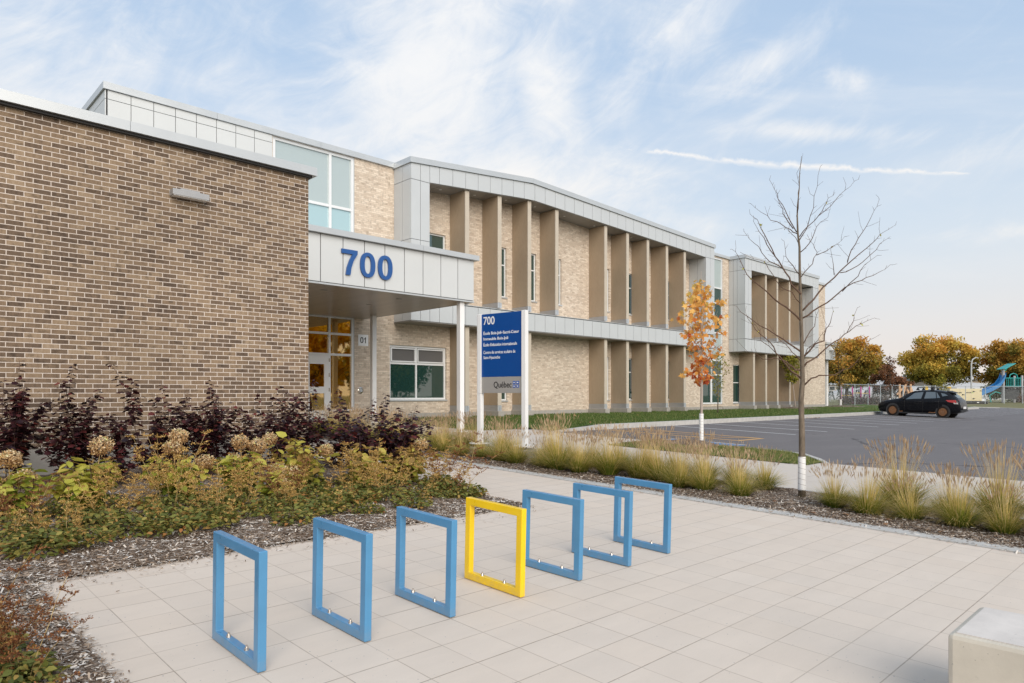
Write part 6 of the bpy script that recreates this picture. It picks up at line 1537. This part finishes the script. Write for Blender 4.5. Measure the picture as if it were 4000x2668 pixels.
# ---- masts
M_MAST = simple('mast_grey', (.50, .50, .49), .5)
fm = tag(empty('floodlight_mast', (171.1, 57.5, .5)), 'tall sports field mast with a crossbar of six floodlights', 'floodlight mast'); mb = MB(); mb.cyl(0, 0, 0, 11.3, .16, 8, .10); mb.build('mast', M_MAST, fm)
mb = MB(); mb.tube([pp(-1.5, 0, 11.3), pp(2.1, 0, 11.3)], .07, 6); mb.build('crossbar', M_MAST, fm)
for k in range(6): mb = MB(); a = -1.45+.68*k; mb.tube([pp(a, 0, 11.35), pp(a+.1, -.2, 11.75)], [.2, .28], 8); mb.build('floodlight', M_DARK, fm)
lm_ = tag(empty('lamp_mast', (111.9, 24.3, .5)), 'curved lamp mast between the golden and the rusty maple', 'lamp post'); mb = MB(); mb.tube([(0, 0, 0), (0, 0, 5.4), pp(.15, 0, 6.0), pp(.6, 0, 6.3), pp(1.0, 0, 6.2)], [.12, .09, .08, .06, .05], 8); mb.build('mast', M_MAST, lm_)
for a, z in ((-.35, 5.85), (.55, 5.55), (.3, 4.9)): mb = MB(); mb.tube([pp(0, 0, z-.15), pp(a, 0, z)], .04, 5); mb.tube([pp(a, 0, z), pp(a, -.1, z-.15)], [.10, .16], 8); mb.build('lamp', M_GPOST, lm_)

# ---- distant buildings
M_FARW = simple('far_wall', (.42, .35, .28), .8); M_FARROOF = simple('far_roof', (.40, .40, .41), .7); M_DOME = simple('dome_fabric', (.46, .45, .44), .6, 0, .02, .2)
def far_building(name, p0, p1, depth, z0, h, label, nwin, roofh=1.2, wz=(.45, .8)):
    a = Vector((*p0, 0)); b = Vector((*p1, 0)); L = (b-a).length; e = tag(empty(name, (a.x, a.y, z0), math.atan2((b-a).y, (b-a).x)), label, 'building')
    mb = MB(); mb.box(0, L, 0, depth, 0, h); mb.build('wall', M_FARW, e)
    mb = MB(); mb.hexa([(-.5, -.8, h+.003), (L+.5, -.8, h+.003), (L+.5, depth, h+.003), (-.5, depth, h+.003)], [(1, 1.5, h+roofh), (L-1, 1.5, h+roofh), (L-1, depth, h+roofh), (1, depth, h+roofh)]); mb.build('roof', M_FARROOF, e)
    for k in range(nwin):
        x0 = L*(k+.08)/nwin; x1 = L*(k+.92)/nwin; mb = MB(); mb.box(x0, x1, -.06, -.01, h*wz[0], h*wz[1]); w_ = mb.build('window_frame', M_SHOE, e)
        m2 = MB(); m2.box(x0+.15, x1-.15, -.09, -.062, h*wz[0]+.15, h*wz[1]-.15); m2.build('pane', M_CARG, w_)
    return e
far_building('distant_school', (192, 90), (236, 60), 20, .5, 4.1, 'long low beige building with a window band far beyond the field', 22, 1.6, (.60, .92))
far_building('distant_hall', (205, 53.5), (216, 42), 16, .5, 5.0, 'grey building with ribbon windows far behind the rusty maple', 8, 1.9, (.55, .85))
far_building('distant_annex', (218, 62), (230, 40), 12, .5, 2.5, 'low pale building below the rusty maple in the distance', 10, .6, (.4, .8))
def dome(name, loc, rx, ry, rz, label, mat=M_DOME):
    e = tag(empty(name, loc, R(-44)), label, 'sports dome'); mb = MB(); n, m_ = 28, 8; V = [(rx*math.cos(2*math.pi*i/n)*math.cos(math.pi/2*j/m_), ry*math.sin(2*math.pi*i/n)*math.cos(math.pi/2*j/m_), rz*math.sin(math.pi/2*j/m_)) for j in range(m_+1) for i in range(n)]; mb.v = V
    for j in range(m_):
        for i in range(n): mb.f.append((j*n+i, j*n+(i+1) % n, (j+1)*n+(i+1) % n, (j+1)*n+i))
    mb.build('shell', mat, e, smooth=True); return e
dome('inflated_dome', (199, 45.6, .3), 11, 7, 4.6, 'white inflated sports dome behind the golden maple')
dome('inflated_dome', (191, 57, .3), 22, 8, 3.6, 'long pale inflated hall far behind the fence')
for k in range(26):
    x = 150+1.9*k*.72; y = 58-1.9*k*.69; rg = np.random.default_rng(700+k); n = 160; h = 1.9+.8*rg.random(); z = rg.random(n)**.7*h; r_ = .55*(1-z/h)+.05; a = rg.random(n)*6.283
    e = tag(empty('conifer', (x, y, .5)), 'small pointed evergreen in the far row across the field', 'conifer', 'row of small evergreens across the field')
    mb = MB(); mb.cyl(0, 0, 0, h*.95, .05, 5, .01); mb.build('trunk', M_DKBARK, e)
    scatter('crown', *LEAF_SIMPLE, np.column_stack([r_*np.cos(a), r_*np.sin(a), z]), np.column_stack([np.cos(a), np.sin(a), -.3+0*a]), rg.normal(size=(n, 3)), .35, M_CONIF, e)
# a few dead leaves lying about
FLV = None
def fallen(spots, lb, grp, zf, s0=.05, s1=.09):
    for x, y in spots:
        rg = np.random.default_rng(int(x*1000+y*77) % 99991)
        o = scatter('fallen_leaf', *LEAF_MAPLE, [(0, 0, 0)], rg.normal(size=(1, 3))*np.array([1, 1, .15]), [(rg.normal()*.25, rg.normal()*.25, 1)], s0+(s1-s0)*rg.random(), M_DRYLEAF)
        o.location = (x, y, zf(x, y)+.022); tag(o, lb, 'leaf', grp)
fallen([(random.uniform(15.5, 34), random.uniform(14.2, 19.2)) for _ in range(26)], 'dry curled leaf lying on the green lawn', 'dry leaves on the lawn', lambda x, y: lawn_z(x, y)+.05, .07, .12)
fallen([(random.uniform(8.05, 8.45), random.uniform(1.0, 10.5)) for _ in range(16)], 'dry tan leaf lying on the bark mulch of the grass strip', 'dry leaves on the strip mulch', bed2_z)
fallen([(random.uniform(.8, 5.6), random.uniform(5.95, 6.5)) for _ in range(12)], 'dry tan leaf lying on the bark mulch below the astilbes', 'dry leaves on the bed mulch', bed1_z)
fallen([(33.2+random.uniform(-.8, .8), 13.70+random.uniform(-.12, .04)) for _ in range(14)], 'brown leaf swept against the parking kerb', 'brown leaves at the parking kerb', gz, .08, .14)
